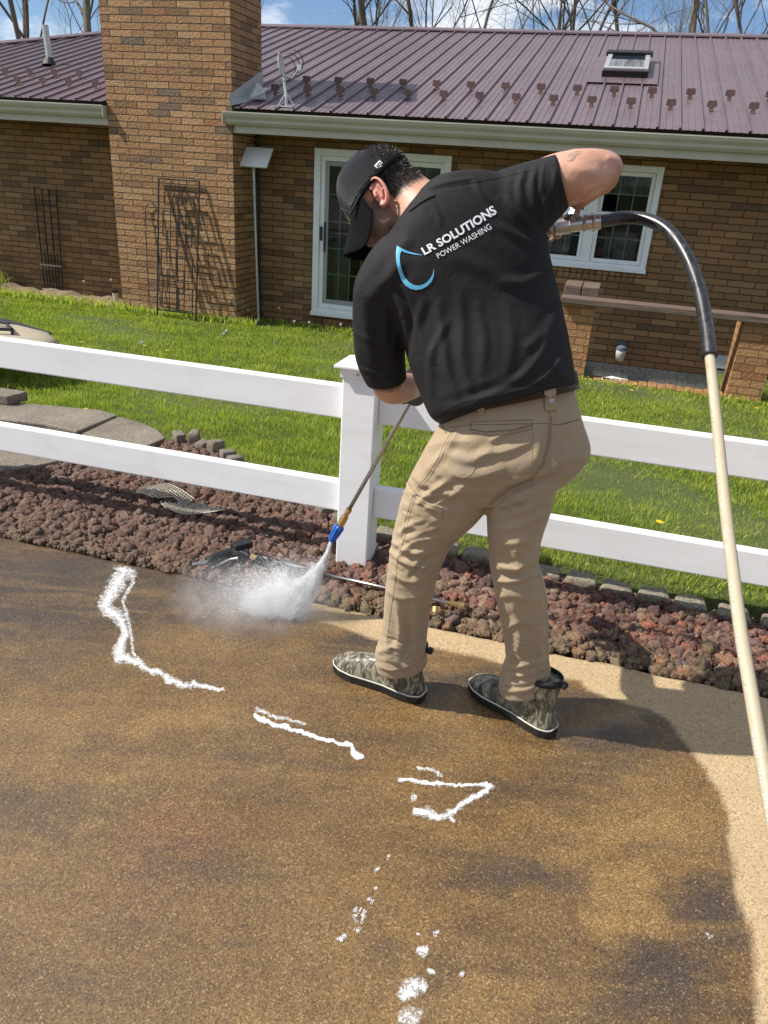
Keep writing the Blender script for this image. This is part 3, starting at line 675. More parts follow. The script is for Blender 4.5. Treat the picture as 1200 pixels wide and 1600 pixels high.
for i in range(-3, 18): 
    e = -4.22+.4365*i
    if not (CX0-.1 < e < CX1+.1): guard(e, 1.33+.01*i)
    e = -4.00+.4365*i
    if not (CX0-.1 < e < CX1+.1): guard(e, .79+.006*i)
for i in range(6):
    if -8.75-.41*i > -13: guard(-7.55-.41*i, 1.15); guard(-6.95-.41*i, .62)
# skylight
b = MB()
def rbox(e0, e1, s0, s1, h0, h1, bb): 
    v = [roof_pt(e, s, h) for h in (h0, h1) for s in (s0, s1) for e in (e0, e1)]
    bb.add(v, [(0,2,3,1),(4,5,7,6),(0,1,5,4),(1,3,7,5),(3,2,6,7),(2,0,4,6)])
rbox(-.66, .20, 2.06, 3.75, .019, .024, b); fl = hb(b, 'skylight_flashing', M['roof'], roof)
b = MB(); rbox(-.50, .06, 2.42, 3.48, .02, .10, b); skyl = hb(b, 'skylight', M['guard'], roof)
b = MB(); rbox(-.50, .06, 2.42, 2.54, .10, .125, b); rbox(-.50, -.44, 2.54, 3.38, .10, .125, b); rbox(0, .06, 2.54, 3.38, .10, .125, b); rbox(-.44, 0, 2.49, 2.54, .10, .12, b); hb(b, 'frame', M['galv'], skyl)
b = MB(); rbox(-.53, .09, 3.38, 3.56, .10, .15, b); hb(b, 'hood', M['iron'], skyl); b = MB(); rbox(-.51, .07, 2.39, 2.419, .02, .095, b); hb(b, 'apron', M['iron'], skyl)
b = MB(); rbox(-.44, 0, 2.54, 3.38, .100, .108, b); hb(b, 'pane', M['skyglass'], skyl)
# plumbing vents left of the chimney and flashing right of it
b = MB(); b.tube([roof_pt(-8.60, 1.95), np.array(roof_pt(-8.60, 1.95))+V3(-.02, 0, .52)], .045, 16); vp = hb(b, 'vent_pipe', M['galv'], roof, sm=False)
b = MB(); b.tube([roof_pt(-8.60, 1.93, .0), np.array(roof_pt(-8.60, 1.95))+V3(-.003, 0, .10)], [.11, .055], 16); hb(b, 'boot', M['iron'], vp)
b = MB(); P0 = np.array(roof_pt(-7.65, 2.6)); b.tube([P0, P0+V3(0,0,.14), P0+V3(0,0,.18), P0+V3(0,0,.30), P0+V3(0,0,.38)], [.16, .16, .13, .10, .02], 20); hb(b, 'roof_vent', M['galv'], roof)
b = MB(); v = [roof_pt(CX1+.004, -.0, .02), roof_pt(CX1+.16, .25, .02), roof_pt(CX1+.10, .98, .022), roof_pt(CX1+.004, 1.0, .02), np.array(roof_pt(CX1+.004, .0, .02))+V3(0,0,.12), np.array(roof_pt(CX1+.004, 1.0, .02))+V3(0,0,.2)]
b.add(v, [(0,1,2,3),(0,3,5,4)]); hb(b, 'chimney_flashing', M['galv'], roof)
b = MB(); v = [np.array(roof_pt(CX1+.10, .35, .02)), np.array(roof_pt(CX1+.34, .33, .03)), np.array(roof_pt(CX1+.20, .62, .05)), np.array(roof_pt(CX1+.07, .72, .14))]
b.add(v+[q+V3(0,0,.004) for q in v], [(0,1,2,3),(4,5,6,7)]); hb(b, 'chimney_flashing', M['galv'], roof)
# satellite dish
dish = empty('satellite_dish', HP(*roof_pt(-4.03, .16, 0)), HAZ, 'small off-white satellite dish on a bent arm near the gutter, seen edge-on', 'satellite dish')
bpy.context.view_layer.update()
b = MB(); b.tube([(0,0,.0), (-.0,0,.10), (-.03,.02,.22), (-.05,.03,.34)], .018, 12); b.box((-.10,-.05,-.005), (.10,.05,.012)); b.tube([(.1,.03,.0),(-.01,.01,.16)], .01, 8); b.tube([(-.12,.03,.0),(-.01,.01,.16)], .01, 8); b.build('mast', M['galv'], dish)
b = MB(); rr = []
for k in range(9):
    t = k/8; r_ = .125*t+.004; dep = .032*(t*t); ax = V3(.985, .12, .18); ax /= np.linalg.norm(ax); u = np.cross(ax, V3(0,0,1)); u /= np.linalg.norm(u); v_ = np.cross(ax, u)
    c0 = V3(-.07, .03, .44); rr.append([c0+ax*(dep-.04)+r_*(math.cos(a)*u*.92+math.sin(a)*v_) for a in np.linspace(0, 2*math.pi, 29)[:-1]])
b.rings(rr, caps=False); o = b.build('reflector', simple('dish_paint', (.50,.48,.42), .5), dish, sm=True); s_ = o.modifiers.new('s', 'SOLIDIFY'); s_.thickness = .006
b = MB(); b.tube([(-.06,.03,.32),(.08,-.02,.30),(.18,-.05,.40)], .009, 8); b.box((.16,-.07,.38),(.21,-.03,.44)); b.build('feed_arm', M['galv'], dish)
b = MB()
for k in range(3): b.tube([(-.02+.13*math.sin(a)+.05*k, .0, .40+.13*math.cos(a)+.03*k) for a in np.linspace(-.2, 3.3, 14)], .005, 6)
b.build('cable', M['black'], dish)
# lamp, boxes on the wall
lampo = None
b = MB(); b.tube([(.33, WN-.09, -.545), (.33, WN-.09, -.46), (.33, WN-.09, -.40)], [.048, .062, .066], 18); wl = hb(b, 'wall_light', simple('ribbed_lamp_glass', (.45,.43,.37), .3), sm=True)
b = MB(); b.tube([(.33, WN-.09, -.405), (.33, WN-.09, -.37), (.33, WN-.09, -.34)], [.072, .070, .03], 18); b.box((.29, WN-.05, -.39), (.37, WN+.005, -.31)); hb(b, 'holder', simple('blue_grey_metal', (.10,.12,.16), .5), wl)
b = MB(); b.box((1.44, WN-.09, -.50), (1.62, WN, -.345)); hb(b, 'outlet_box', simple('outlet_grey', (.5,.5,.48), .5), bev=.01)
b = MB(); b.box((1.46, WN-.06, -.75), (1.66, WN-.014, -.53)); hb(b, 'utility_box', simple('pale_blue_box', (.52,.58,.66), .45), bev=.006)
# ---- windows
def frame_rect(bb, x0, x1, z0, z1, t, y0, y1):
    bb.box((x0, y0, z0), (x0+t, y1, z1)); bb.box((x1-t, y0, z0), (x1, y1, z1)); bb.box((x0+t, y0, z0), (x1-t, y1, z0+t)); bb.box((x0+t, y0, z1-t), (x1-t, y1, z1))
def sash(parent, x0, x1, z0, z1, y, nx, nz, t=.045, mat='white', grid=True, gm='white', room=True):
    bb = MB(); frame_rect(bb, x0, x1, z0, z1, t, y, y+.035); f = hb(bb, 'sash', M[mat], parent, bev=.003)
    bb = MB(); bb.box((x0+t-.004, y+.014, z0+t-.004), (x1-t+.004, y+.020, z1-t+.004)); hb(bb, 'pane', M['glass'], f)
    if grid:
        bb = MB(); gx0, gx1, gz0, gz1 = x0+t, x1-t, z0+t, z1-t
        for i in range(1, nx): q = gx0+(gx1-gx0)*i/nx; bb.box((q-.008, y+.0215, gz0), (q+.008, y+.030, gz1))
        for i in range(1, nz): q = gz0+(gz1-gz0)*i/nz; bb.box((gx0, y+.022, q-.008), (gx1, y+.0295, q+.008))
        hb(bb, 'muntin', M[gm], f)
    return f
b = MB(); frame_rect(b, WX0, WX1, WZ0, WZ1, .07, WN-.035, WN+.10); b.box((WX0-.03, WN-.06, WZ0-.012), (WX1+.01, WN-.036, WZ0+.035)); win = hb(b, 'window', M['white'], bev=.005)
WM0, WM1 = -.36, -.245
b = MB(); b.box((WM0, WN-.02, WZ0+.07), (WM1, WN+.10, WZ1-.07)); hb(b, 'mullion', M['white'], win, bev=.004)
zm = 1.155
for x0, x1 in ((WX0+.07, WM0), (WM1, WX1-.07)):
    sash(win, x0+.002, x1-.002, WZ0+.072, zm+.02, WN+.0, 3, 2); sash(win, x0+.002, x1-.002, zm-.02, WZ1-.072, WN+.04, 3, 2)
def curtain(x0, x1, z0, z1, y, parent, amp=.02):
    bb = []; n_ = int((x1-x0)/.012)+2; V = []; F = []
    for i in range(n_+1):
        x = x0+(x1-x0)*i/n_; dy = amp*math.sin(i*.9+math.sin(i*.23)*2)+amp*.5*math.sin(i*.37)
        V += [(x, y+dy, z0), (x, y+dy*.8, z1)]
    q = MB(); q.add(V, [(2*i, 2*i+2, 2*i+3, 2*i+1) for i in range(n_)]); return hb(q, 'curtain', M['curtain'], parent, sm=True)
curtain(WX0+.02, WX1-.02, 1.38, WZ1, WN+.22, win); curtain(WX0+.05, WX0+.5, WZ0, 1.0, WN+.26, win); curtain(-.10, .28, WZ0, .95, WN+.26, win)
# sliding door
b = MB(); frame_rect(b, DX0, DX1, DZ0, DZ1, .085, WN-.04, WN+.12); b.box((DX0-.01, WN-.07, DZ0-.025), (DX1+.01, WN-.041, DZ0+.03)); dr = hb(b, 'sliding_door', M['white'], bev=.006)
dm = (DX0+DX1)/2; t_ = .085
b = MB(); frame_rect(b, DX0+t_+.002, dm+.04, DZ0+t_+.002, DZ1-t_-.002, .055, WN-.005, WN+.03); lf_ = hb(b, 'sash', M['white'], dr, bev=.003)
s1 = sash(dr, DX0+t_+.058, dm-.017, DZ0+t_+.06, DZ1-t_-.06, WN+.0, 4, 5, .055, 'grey_sash'); s2 = sash(dr, dm-.03, DX1-t_-.002, DZ0+t_+.002, DZ1-t_-.002, WN+.05, 4, 5, .06, 'white')
b = MB(); b.box((DX0+t_+.012, WN-.03, .56), (DX0+t_+.042, WN-.006, .74)); b.box((DX0+t_+.065, WN-.03, .42), (DX0+t_+.085, WN-.002, .80)); hb(b, 'handle', M['black'], dr, bev=.006)
curtain(DX0+.1, DX0+.45, DZ0+.1, DZ1-.1, WN+.24, dr, .03); curtain(DX1-.45, DX1-.1, DZ0+.1, DZ1-.1, WN+.24, dr, .03)
b = MB(); b.tube([(-4.70+.02, WN-.03, 1.78), (-4.66, WN-.02, 1.2), (-4.655, WN-.02, -.55)], .018, 8); b.tube([(-4.9, CN+.3, 1.70), (-4.69, CN+.5, 1.72), (-4.66, WN-.02, 1.66)], .008, 6); hb(b, 'wall_cable', M['black'])

# ---- bench of planks on brick piers against the planter
bench = empty('brick_bench', HP(.5, 8.42, -.48), HAZ, 'long weathered plank shelf on two rough brick piers in front of the right wall', 'bench')
bpy.context.view_layer.update(); TB = Matrix.Translation(Vector((-.5, -8.42, .48)))
def bb_(b, name, mat, **k):
    me = b.mesh(name)
    if k.get('uv'): boxuv(me)
    me.transform(TB); o = link(name, me, mat, k.get('parent', bench))
    if k.get('bev'): m_ = o.modifiers.new('b', 'BEVEL'); m_.width = k['bev']; m_.segments = 2
    return o
for x0 in (-.395, 1.375, 3.15):
    b = MB(); b.box((x0, 8.26, -.84), (x0+.33, 8.70, .335)); bb_(b, 'pier', M['brick_pier'], uv=True)
b = MB(); b.box((-.42, 8.20, .340), (3.6, 8.42, .405)); bb_(b, 'plank', M['wood'], bev=.008)
b = MB(); b.box((-.41, 8.425, .34), (-.235, 8.88, .50)); bb_(b, 'end_board', M['wood'], bev=.008)
b = MB(); b.box((-.225, 8.425, .34), (-.05, 8.88, .50)); bb_(b, 'end_board', M['wood'], bev=.008)
pav = empty('brick_kerb', HP(.65, 8.22, -.455), HAZ, 'low kerb of upright orange bricks between the two bench piers', 'brick kerb')
bpy.context.view_layer.update(); b = MB()
for i in range(15):
    x = -.05+i*.094; b.box((x-.65+random.uniform(-.004,.004), 0+random.uniform(-.008,.008), -.12), (x-.65+.084, .19, .045+random.uniform(-.008,.008)))
b.build('brick', M['brick_pier'], pav, bev=.006, uv=True)
b = MB(); b.box((-.06, 8.42, -.95), (1.37, 10.08, -.80)); me = b.mesh('planter_soil'); me.transform(Matrix.Rotation(HAZ, 4, 'Z')); tag(link('planter_soil', me, M['soil']), kind='structure')
# splash block lying on the planter soil
sb = MB(); sb.prism([(-.20,-.05),(.20,-.05),(.20,.03),(0,.055),(-.20,.0)], -.06, .06, 'xz'); o = sb.build('splash_block', M['white'], None, bev=.008)
o.matrix_world = Matrix.Translation(Vector(HP(.28, 9.80, -.77))) @ Matrix.Rotation(HAZ+.1, 4, 'Z'); tag(o, 'pale wedge-shaped splash block lying under the wall lamp by the foundation', 'splash block')
# ================================================================ SMALL THINGS ROUND THE HOUSE
def at_house(name, e, n, z, label, cat, group=None):
    o = empty(name, HP(e, n, z), HAZ, label, cat, group); bpy.context.view_layer.update(); return o
# square-patterned trellis leaning on the chimney
tl = at_house('trellis', -5.45, CN-.28, ZB+.02, 'tall black wire trellis with a square scroll pattern leaning on the chimney face', 'trellis')
HT = 1.80
def lean(x, z, off=.03): return (x, .25*z/HT+(.0 if off is None else 0), z)
b = MB()
def flat(bb, p, q, dp, th):
    (x0, y0, z0), (x1, y1, z1) = p, q; d = V3(x1-x0, y1-y0, z1-z0); L_ = np.linalg.norm(d); d /= L_; sd_ = np.cross(d, V3(0,1,0)); sd_ /= np.linalg.norm(sd_); nn = np.cross(sd_, d); bb.obox((V3(*p)+V3(*q))/2, d*(L_/2+th), sd_*th, nn*dp)
for x in (-.29, .29): flat(b, lean(x, 0), lean(x, HT), .009, .0075)
for z in (HT, .18): flat(b, lean(-.29, z), lean(.29, z), .009, .007)
b.build('frame', M['iron'], tl)
b = MB(); rr = .0055
sq = [(-.20,1.50,.05,1.72),(-.08,1.38,.22,1.62),(-.22,1.12,.02,1.42),(-.02,1.02,.20,1.28),(-.16,.86,.12,1.18),(-.24,.62,-.02,.96),(0,.58,.22,.88),(-.14,.42,.10,.70),(-.22,.22,.0,.52),(.02,.20,.23,.48)]
for x0, z0, x1, z1 in sq:
    q_ = [lean(x0, z0), lean(x1, z0), lean(x1, z1), lean(x0, z1), lean(x0, z0)]
    for a_, c_ in zip(q_[:-1], q_[1:]): flat(b, a_, c_, .007, .0055)
for x in (-.11, .0, .11): flat(b, lean(x, .18), lean(x, HT), .005, .004)
b.build('scroll_pattern', M['iron'], tl)
# fine scroll hook trellis at its left
t2 = at_house('trellis', -5.88, CN-.10, ZB+.02, 'thin black wire hoop stake with a round top beside the square trellis on the chimney', 'trellis')
b = MB(); b.tube([(-.09,0,0), (-.09,.07,1.35)]+[(-.0-.09*math.cos(a), .075, 1.38+.12*math.sin(a)) for a in np.linspace(0, math.pi, 9)]+[(.09,.07,1.3), (.09, 0, 0)], .0045, 6)
b.tube([(-.05+.04*math.cos(a), .075, 1.34+.05*math.sin(a)) for a in np.linspace(0, 5.5, 14)], .004, 5)
for z in (.45, .8): b.tube([(-.09, .04, z), (.09, .04, z)], .004, 5)
b.build('hoop', M['iron'], t2)
# upright-bar trellis on the left wall
t3 = at_house('trellis', -8.02, WN-.10, ZB+.12, 'narrow black trellis of straight upright bars against the left wall', 'trellis')
b = MB()
for i, x in enumerate((-.17, -.055, .055, .17)): b.tube([(x*.95, 0, 0), (x*1.08, .06, 1.42+(.03 if i == 0 else 0))], .010, 6)
for x in (-.11, 0, .11): b.tube([(x*.95, 0, 0), (x, .025, .55)], .009, 6)
b.build('upright', M['iron'], t3)
b = MB()
for z, w_ in ((.0, .2), (.36, .19)): b.box((-w_, -.012, z), (w_, .0, z+.018))
b.build('crossbar', simple('light_bar', (.35,.33,.30), .6), t3)
b = MB(); b.box((-.19, .03, 1.21), (.19, .04, 1.222)); b.build('crossbar', M['iron'], t3)
# white panel on a pole
pl = at_house('panel_antenna', -4.52, 9.74, ZB, 'white rectangular panel on a thin pole standing at the right side of the chimney', 'antenna')
b = MB(); b.tube([(0, 0, 0), (-.02, -.02, 1.0), (-.04, -.03, 2.02)], .017, 10); b.tube([(-.04, -.03, 2.0), (-.04, -.0, 2.10)], .024, 10); b.build('pole', M['galv'], pl)
b = MB(); b.obox((-.04, -.02, 2.14), V3(.225, 0, 0), V3(0, .10, .105)*1.05, V3(0, -.012, .012)*.9); b.build('panel', M['white'], pl, bev=.008)
# white stub pipe in the soil strip
b = MB(); b.tube([(0, 0, 0), (-.01, 0, .26)], .042, 16); o = b.build('stub_pipe', simple('cream_pipe', (.55,.49,.36), .6), None); o.location = HP(-6.75, 9.72, ZB); 
b = MB(); b.tube([(-.01, 0, .255), (-.01, 0, .29)], .05, 16); b.build('cap', M['iron'], o); tag(o, 'short cream stub pipe with a dark cap standing in soil left of the chimney', 'pipe')
# soil strip with weeds along the left wall
ee = np.linspace(-13, -6.3, 120); tt = np.linspace(0, 1, 10); E_, T2 = np.meshgrid(ee, tt); N_ = 9.55+.25*np.sin(E_*1.3)*.4+(10.12-9.55)*T2
P3 = E_.ravel()[:, None]*EH+N_.ravel()[:, None]*NH; P3[:, 2] = (lawn_z(E_, N_)+.03+.05*np.sin(math.pi*T2)*(1+.5*np.sin(E_*7)+.4*np.sin(E_*17))).ravel()
idx = np.arange(len(P3)).reshape(len(tt), len(ee)); fq = np.stack([idx[:-1, :-1], idx[:-1, 1:], idx[1:, 1:], idx[1:, :-1]], -1).reshape(-1, 4)
tag(npmesh('soil_strip', P3, fq, simple('dry_soil', (.20,.14,.09), .95, nscale=25, namp=.5, bump=.8, bscale=40), sm=True), kind='structure')
k = 2600; e = RNG.uniform(-9.5, -4.4, k); n = np.where(e < -6.5, RNG.normal(9.5, .12, k), RNG.normal(9.34, .05, k)); blades('wall_weeds', e, n, RNG.uniform(.05, .17, k)*np.where(e < -9, 2.2, 1), RNG.uniform(.004, .010, k), RNG.uniform(.1, 1.0, k), M['grass'], lean=1.0)
k = 1400; e = RNG.uniform(-4.6, 2.4, k); n = np.where(e < -.15, RNG.normal(9.86, .06, k), RNG.normal(8.13, .03, k)); blades('wall_weeds', e, n, RNG.uniform(.04, .10, k), RNG.uniform(.003, .007, k), RNG.uniform(.3, .9, k), M['grass'], lean=1.0)
k = 260; e = RNG.uniform(-10.4, -8.75, k); n = RNG.normal(9.75, .1, k); blades('iris_leaves', e, n, RNG.uniform(.2, .42, k), RNG.uniform(.006, .012, k), RNG.uniform(.2, .6, k), M['grass'], lean=.7)
# dandelions
seedm = simple('dandelion_fluff', (.62,.62,.56), .9, 0, 0); yelm = simple('dandelion_yellow', (.72,.50,.01), .7, 0, 0); stemm = simple('dandelion_stem', (.14,.20,.06), .7, 0, 0)
dand = [(150,1,'near the left wall'),(0,0,'')]
def dandelion(e, n, h, seed, label, grp):
    o = empty('dandelion', HP(e, n, float(lawn_z(e, n))), random.uniform(0, 6), label, 'dandelion', grp)
    bpy.context.view_layer.update()
    b = MB(); b.tube([(0,0,0), (.01,0,h*.6), (.0,0,h)], .003, 5); b.build('stem', stemm, o)
    b = MB()
    if seed:
        rng = random.Random(int(e*1000))
        for i in range(60):
            d = Vector([rng.gauss(0,1) for _ in range(3)]).normalized(); c = Vector((0,0,h+.014)); p = c+d*.018; q = d.orthogonal().normalized()*.004; r_ = d.cross(q)
            b.add([p+q, p+r_, p-q, p-r_, c], [(0,1,2,3),(0,1,4),(2,3,4)])
        b.build('seed_head', seedm, o, fix=False)
    else:
        for i in range(18):
            a = i*2.4; r_ = .010+.010*(i/18); b.add([(0,0,h), (r_*math.cos(a-.2), r_*math.sin(a-.2), h+.004), (1.25*r_*math.cos(a), 1.25*r_*math.sin(a), h+.007), (r_*math.cos(a+.2), r_*math.sin(a+.2), h+.004)], [(0,1,2,3)])
        b.build('flower', yelm, o, fix=False)
def lawn_hit(x, y):
    d = ray(x, y); k = -.60/6.6; t = (k*-2.9+.035-CH)/(d[2]-k*(d@NH)); p = CAMP+d*t; return p@EH, p@NH
SG = 'white dandelion clocks in the lawn'; YG = 'yellow dandelion flowers in the lawn'
for (x, y, h, s_, lb) in [(135,470,.30,1,'tall dandelion clock left of the cream stub pipe'),(177,475,.36,1,'tall dandelion clock between stub pipe and chimney corner'),(101,452,.12,1,'small dandelion clock in the soil strip below the bar trellis'),
    (388,500,.16,1,'dandelion clock left of the panel pole'),(403,500,.17,1,'dandelion clock right at the foot of the panel pole'),(436,505,.22,1,'tallest dandelion clock right of the panel pole'),(355,494,.14,1,'dandelion clock at the right chimney corner'),
    (460,512,.12,1,'low dandelion clock left of the sliding door'),(483,514,.12,1,'low dandelion clock under the door frame corner'),(532,520,.14,1,'dandelion clock below the sliding door'),
    (222,540,.05,1,'pale clock beside the yellow flower in the mid lawn'),(354,520,.05,1,'pale clock in the lawn below the tall trellis'),(350,523,.04,1,'pale clock low in the lawn below the chimney'),
    (226,542,.05,0,'yellow dandelion beside the pale clock in the mid lawn'),(262,550,.05,0,'yellow dandelion in the lawn over the left rail'),(135,646,.05,0,'yellow dandelion beside the walk slab'),(985,612,.05,0,'yellow dandelion in front of the brick kerb'),(990,601,.05,0,'yellow dandelion against the brick kerb'),(1026,828,.06,0,'yellow dandelion above the lower rail at the right'),(127,537,.05,0,'yellow dandelion above the left end of the top rail'),(1180,640,.05,0,'yellow dandelion at the foot of the right pier')]:
    e, n = lawn_hit(x, y+6); dandelion(e, n, h, s_, lb, SG if s_ else YG)
# garden cart behind the fence at the left edge
cart = at_house('garden_cart', -4.33, 4.62, -.19, 'beige rounded garden cart with a black frame half out of view behind the fence', 'garden cart')
b = MB(); rr = []
for t, w_, h_, zc in ((-1.25,.30,.06,.33),(-1.1,.36,.09,.33),(-.5,.38,.105,.33),(.0,.38,.10,.33),(.26,.35,.085,.325),(.38,.29,.06,.31),(.44,.16,.03,.30)):
    rr.append([(t, w_*math.copysign(abs(math.cos(a))**.6, math.cos(a)), zc+h_*math.copysign(abs(math.sin(a))**.7, math.sin(a))) for a in np.linspace(0, 2*math.pi, 33)[:-1]])
b.rings(rr); b.build('body', simple('beige_plastic', (.44,.37,.26), .45, 0, 6, .12), cart, sm=True)
b = MB(); b.tube([(-1.3,-.40,.40),(-.2,-.42,.40),(.25,-.36,.36),(.40,-.12,.32),(.40,.12,.32),(.25,.36,.36),(-.2,.42,.40),(-1.3,.40,.40)], .018, 8)
b.tube([(-1.3,-.1,.47),(.05,-.10,.455),(.22,.0,.45)], .013, 8); b.tube([(-1.3,.16,.47),(.05,.14,.455),(.22,.0,.45)], .013, 8); b.tube([(.22,-.0,.45),(.22,.0,.41)], .012, 8); b.build('frame', M['black'], cart)
for x, y in ((.10,-.30),(.10,.30),(-1.0,-.3),(-1.0,.3)): b = MB(); b.tube([(x,y,.30),(x+.06,y*1.08,0)], .014, 8); b.build('leg', M['iron'], cart)
# bare trees beyond the roof
barkm = None
def bark():
    m = Mat('grey_brown_bark', (.12,.09,.07), .9); c = m.coord(scale=(1,1,.3)); n = m.noise(c, 9, 6, .7)
    m.set('Base Color', m.ramp(n, [(.3, (.055,.042,.033)), (.7, (.20,.165,.13))])); m.bump(n, .6, .02); return m.m
M['bark'] = bark()
def tree_mesh(seed, H=13, r0=.20, lean_=0.1):
    rng = random.Random(seed); trunk = MB(); br = MB(); tw = []
    def grow(p, d, L, r, dep):
        k = max(3, int(L/.5)) if dep < 3 else 3; pts = [p.copy()]; rs = [r]; q = p.copy()
        for i in range(k):
            d = (d+Vector((rng.gauss(0,.12), rng.gauss(0,.12), rng.gauss(.03,.08)))*(1.0 if dep else .45)).normalized(); q = q+d*(L/k); pts.append(q.copy()); rs.append(r*(1-.55*(i+1)/k) if dep else r*(1-.72*(i+1)/k))
        (trunk if dep == 0 else br).tube(pts, rs, 9 if dep == 0 else (6 if dep == 1 else (4 if dep == 2 else 3)), caps=False)
        if dep >= 5 or r < .004: return
        nb = {0: 11, 1: 7, 2: 6, 3: 4, 4: 3}[dep]
        for j in range(nb):
            t = rng.uniform(.28 if dep == 0 else .2, 1.0); i = min(int(t*k), k-1); f = t*k-i; pp = pts[i].lerp(pts[i+1], min(1, f)); rr_ = rs[i]
            ax = (pts[i+1]-pts[i]).normalized(); o_ = ax.orthogonal().normalized(); o_.rotate(Matrix.Rotation(rng.uniform(0, 6.28), 3, ax)); an = rng.uniform(.35, .85)
            nd = (ax*math.cos(an)+o_*math.sin(an)).normalized(); nd.z += .12; nd.normalize()
            grow(pp, nd, L*rng.uniform(.42, .62)*(1.0 if dep else .75), min(rr_*.55, r*.5)*rng.uniform(.7, 1), dep+1)
    grow(Vector((0, 0, 0)), Vector((lean_, 0, 1)).normalized(), H, r0, 0)
    return trunk.mesh('trunk', True, fix=False), br.mesh('branches', True, fix=False)
tms = [tree_mesh(s, h, r, l) for s, h, r, l in ((3,13,.10,.05),(11,12,.085,-.12),(19,14,.125,.16),(27,11,.07,-.05),(35,12.5,.085,.22))]
trees = [(22,0,26,0,'slim straight bare tree second from the left edge, its trunk near vertical'),(75,4,24,1,'bare tree with a long limb crossing above the left roof'),(128,2,23,2,'forked dark bare tree just left of the chimney'),(5,1,34,.8,'thin bare tree at the left edge behind the roof'),
    (160,0,36,2.2,'faint bare tree behind the chimney’s left side'),(425,3,33,1.1,'thin bare tree right of the chimney top'),(500,1,27,3.0,'bare sapling with a V fork over the ridge right of the chimney'),(612,2,25,4.4,'large bare tree leaning left above the ridge over the man’s cap'),(655,4,27,.3,'bare tree spreading right above the ridge, right of the leaning one'),
    (735,0,32,1.9,'bare tree in the middle of the ridge line'),(795,3,24,5.2,'dark bare tree above the man’s back'),(840,4,33,2.6,'thin bare tree left of the skylight'),(905,1,26,.9,'bare tree directly above the skylight’s left side'),(960,0,34,3.7,'slender bare tree above the skylight'),
    (1050,2,25,2.0,'broad bare tree right of the skylight'),(1105,4,28,4.9,'bare tree near the right edge with a limb sloping down left'),(1160,3,24,1.4,'bare tree close to the right edge above the roof'),(1200,0,31,.2,'bare tree cut by the right edge'),(560,3,38,3.3,'faint far bare tree between two nearer ones over the ridge'),(700,1,40,.5,'faint distant bare tree over the ridge centre'),(1010,3,38,5.9,'faint distant bare tree behind the skylight')]
for x, k, D, rz, lb in trees:
    d = ray(x, 330); d = d/math.hypot(d[0], d[1]); p = d*D; 
    o = empty('bare_tree', (p[0], p[1], -.6), rz, lb, 'bare tree', 'bare trees beyond the roof')
    s_ = random.uniform(.85, 1.15); o.scale = (s_, s_, s_)
    link('trunk', tms[k][0], M['bark'], o); link('branches', tms[k][1], M['bark'], o)
for t in tms:
    for q in t:
        if not q.materials: q.materials.append(M['bark'])
# ================================================================ THE MAN
def SB(x, y, D):
    """the bent-over upper body is nearer the drive than the feet"""
    z = S(x, y, D)[2]; return S(x, y, D-.15*min(1, max(0, (z-.12)/.6))*min(1, max(0, (2.42-D)/.15)))
KB = .93
# every ring below is (left outline point, right outline point, distance, half depth) measured on the figure
def ring(Lp, Rp, D, t, axis, k=36, ex=2.15, tb=None):
    a = (SB(*Rp, D)-SB(*Lp, D))/2; c = (SB(*Rp, D)+SB(*Lp, D))/2
    bdir = np.cross(a, axis); bdir /= np.linalg.norm(bdir)
    if bdir@_F < 0: bdir = -bdir
    out_ = []
    for j in range(k):
        th = 2*math.pi*j/k; ca, sa = math.cos(th), math.sin(th)
        x = math.copysign(abs(ca)**(2/ex), ca); y = math.copysign(abs(sa)**(2/ex), sa)
        out_.append(c+a*x+bdir*y*(t if y > 0 or tb is None else tb))
    return out_
def ringset(b, specs, k=36, ex=2.15):
    cs = [(SB(*s[0], s[2])+SB(*s[1], s[2]))/2 for s in specs]; rr = []
    for i, s in enumerate(specs):
        ax = cs[min(i+1, len(cs)-1)]-cs[max(i-1, 0)]; ax /= np.linalg.norm(ax)
        rr.append(ring(s[0], s[1], s[2], s[3]*KB, ax, k, ex, s[4] if len(s) > 4 else None))
    # dense interpolation along the limb (catmull-rom)
    R_ = np.array(rr); n = len(R_); outr = []
    for i in range(n-1):
        p0 = R_[max(i-1, 0)]; p1 = R_[i]; p2 = R_[i+1]; p3 = R_[min(i+2, n-1)]
        for q in range(4):
            t = q/4; outr.append(.5*((2*p1)+(-p0+p2)*t+(2*p0-5*p1+4*p2-p3)*t*t+(-p0+3*p1-3*p2+p3)*t**3))
    outr.append(R_[-1]); b.rings(outr); return outr
def remesh(b, voxel, it=6, fac=.5):
    me = b.mesh('tmp'); o = bpy.data.objects.new('tmp', me); COL.objects.link(o)
    m = o.modifiers.new('r', 'REMESH'); m.mode = 'VOXEL'; m.voxel_size = voxel
    if it: s_ = o.modifiers.new('s', 'SMOOTH'); s_.factor = fac; s_.iterations = it
    dg = bpy.context.evaluated_depsgraph_get(); ev_ = o.evaluated_get(dg)
    r = bpy.data.meshes.new_from_object(ev_); bpy.data.objects.remove(o); bpy.data.meshes.remove(me); r.materials.clear(); smooth(r); return r
def vco(me):
    v = np.empty(len(me.vertices)*3, np.float32); me.vertices.foreach_get('co', v); return v.reshape(-1, 3).astype(float)
def vno(me):
    v = np.empty(len(me.vertices)*3, np.float32); me.vertex_normals.foreach_get('vector', v); return v.reshape(-1, 3).astype(float)
def setco(me, v): me.vertices.foreach_set('co', v.astype(np.float32).ravel()); me.update()
WSC = .8; SHP = 2.0
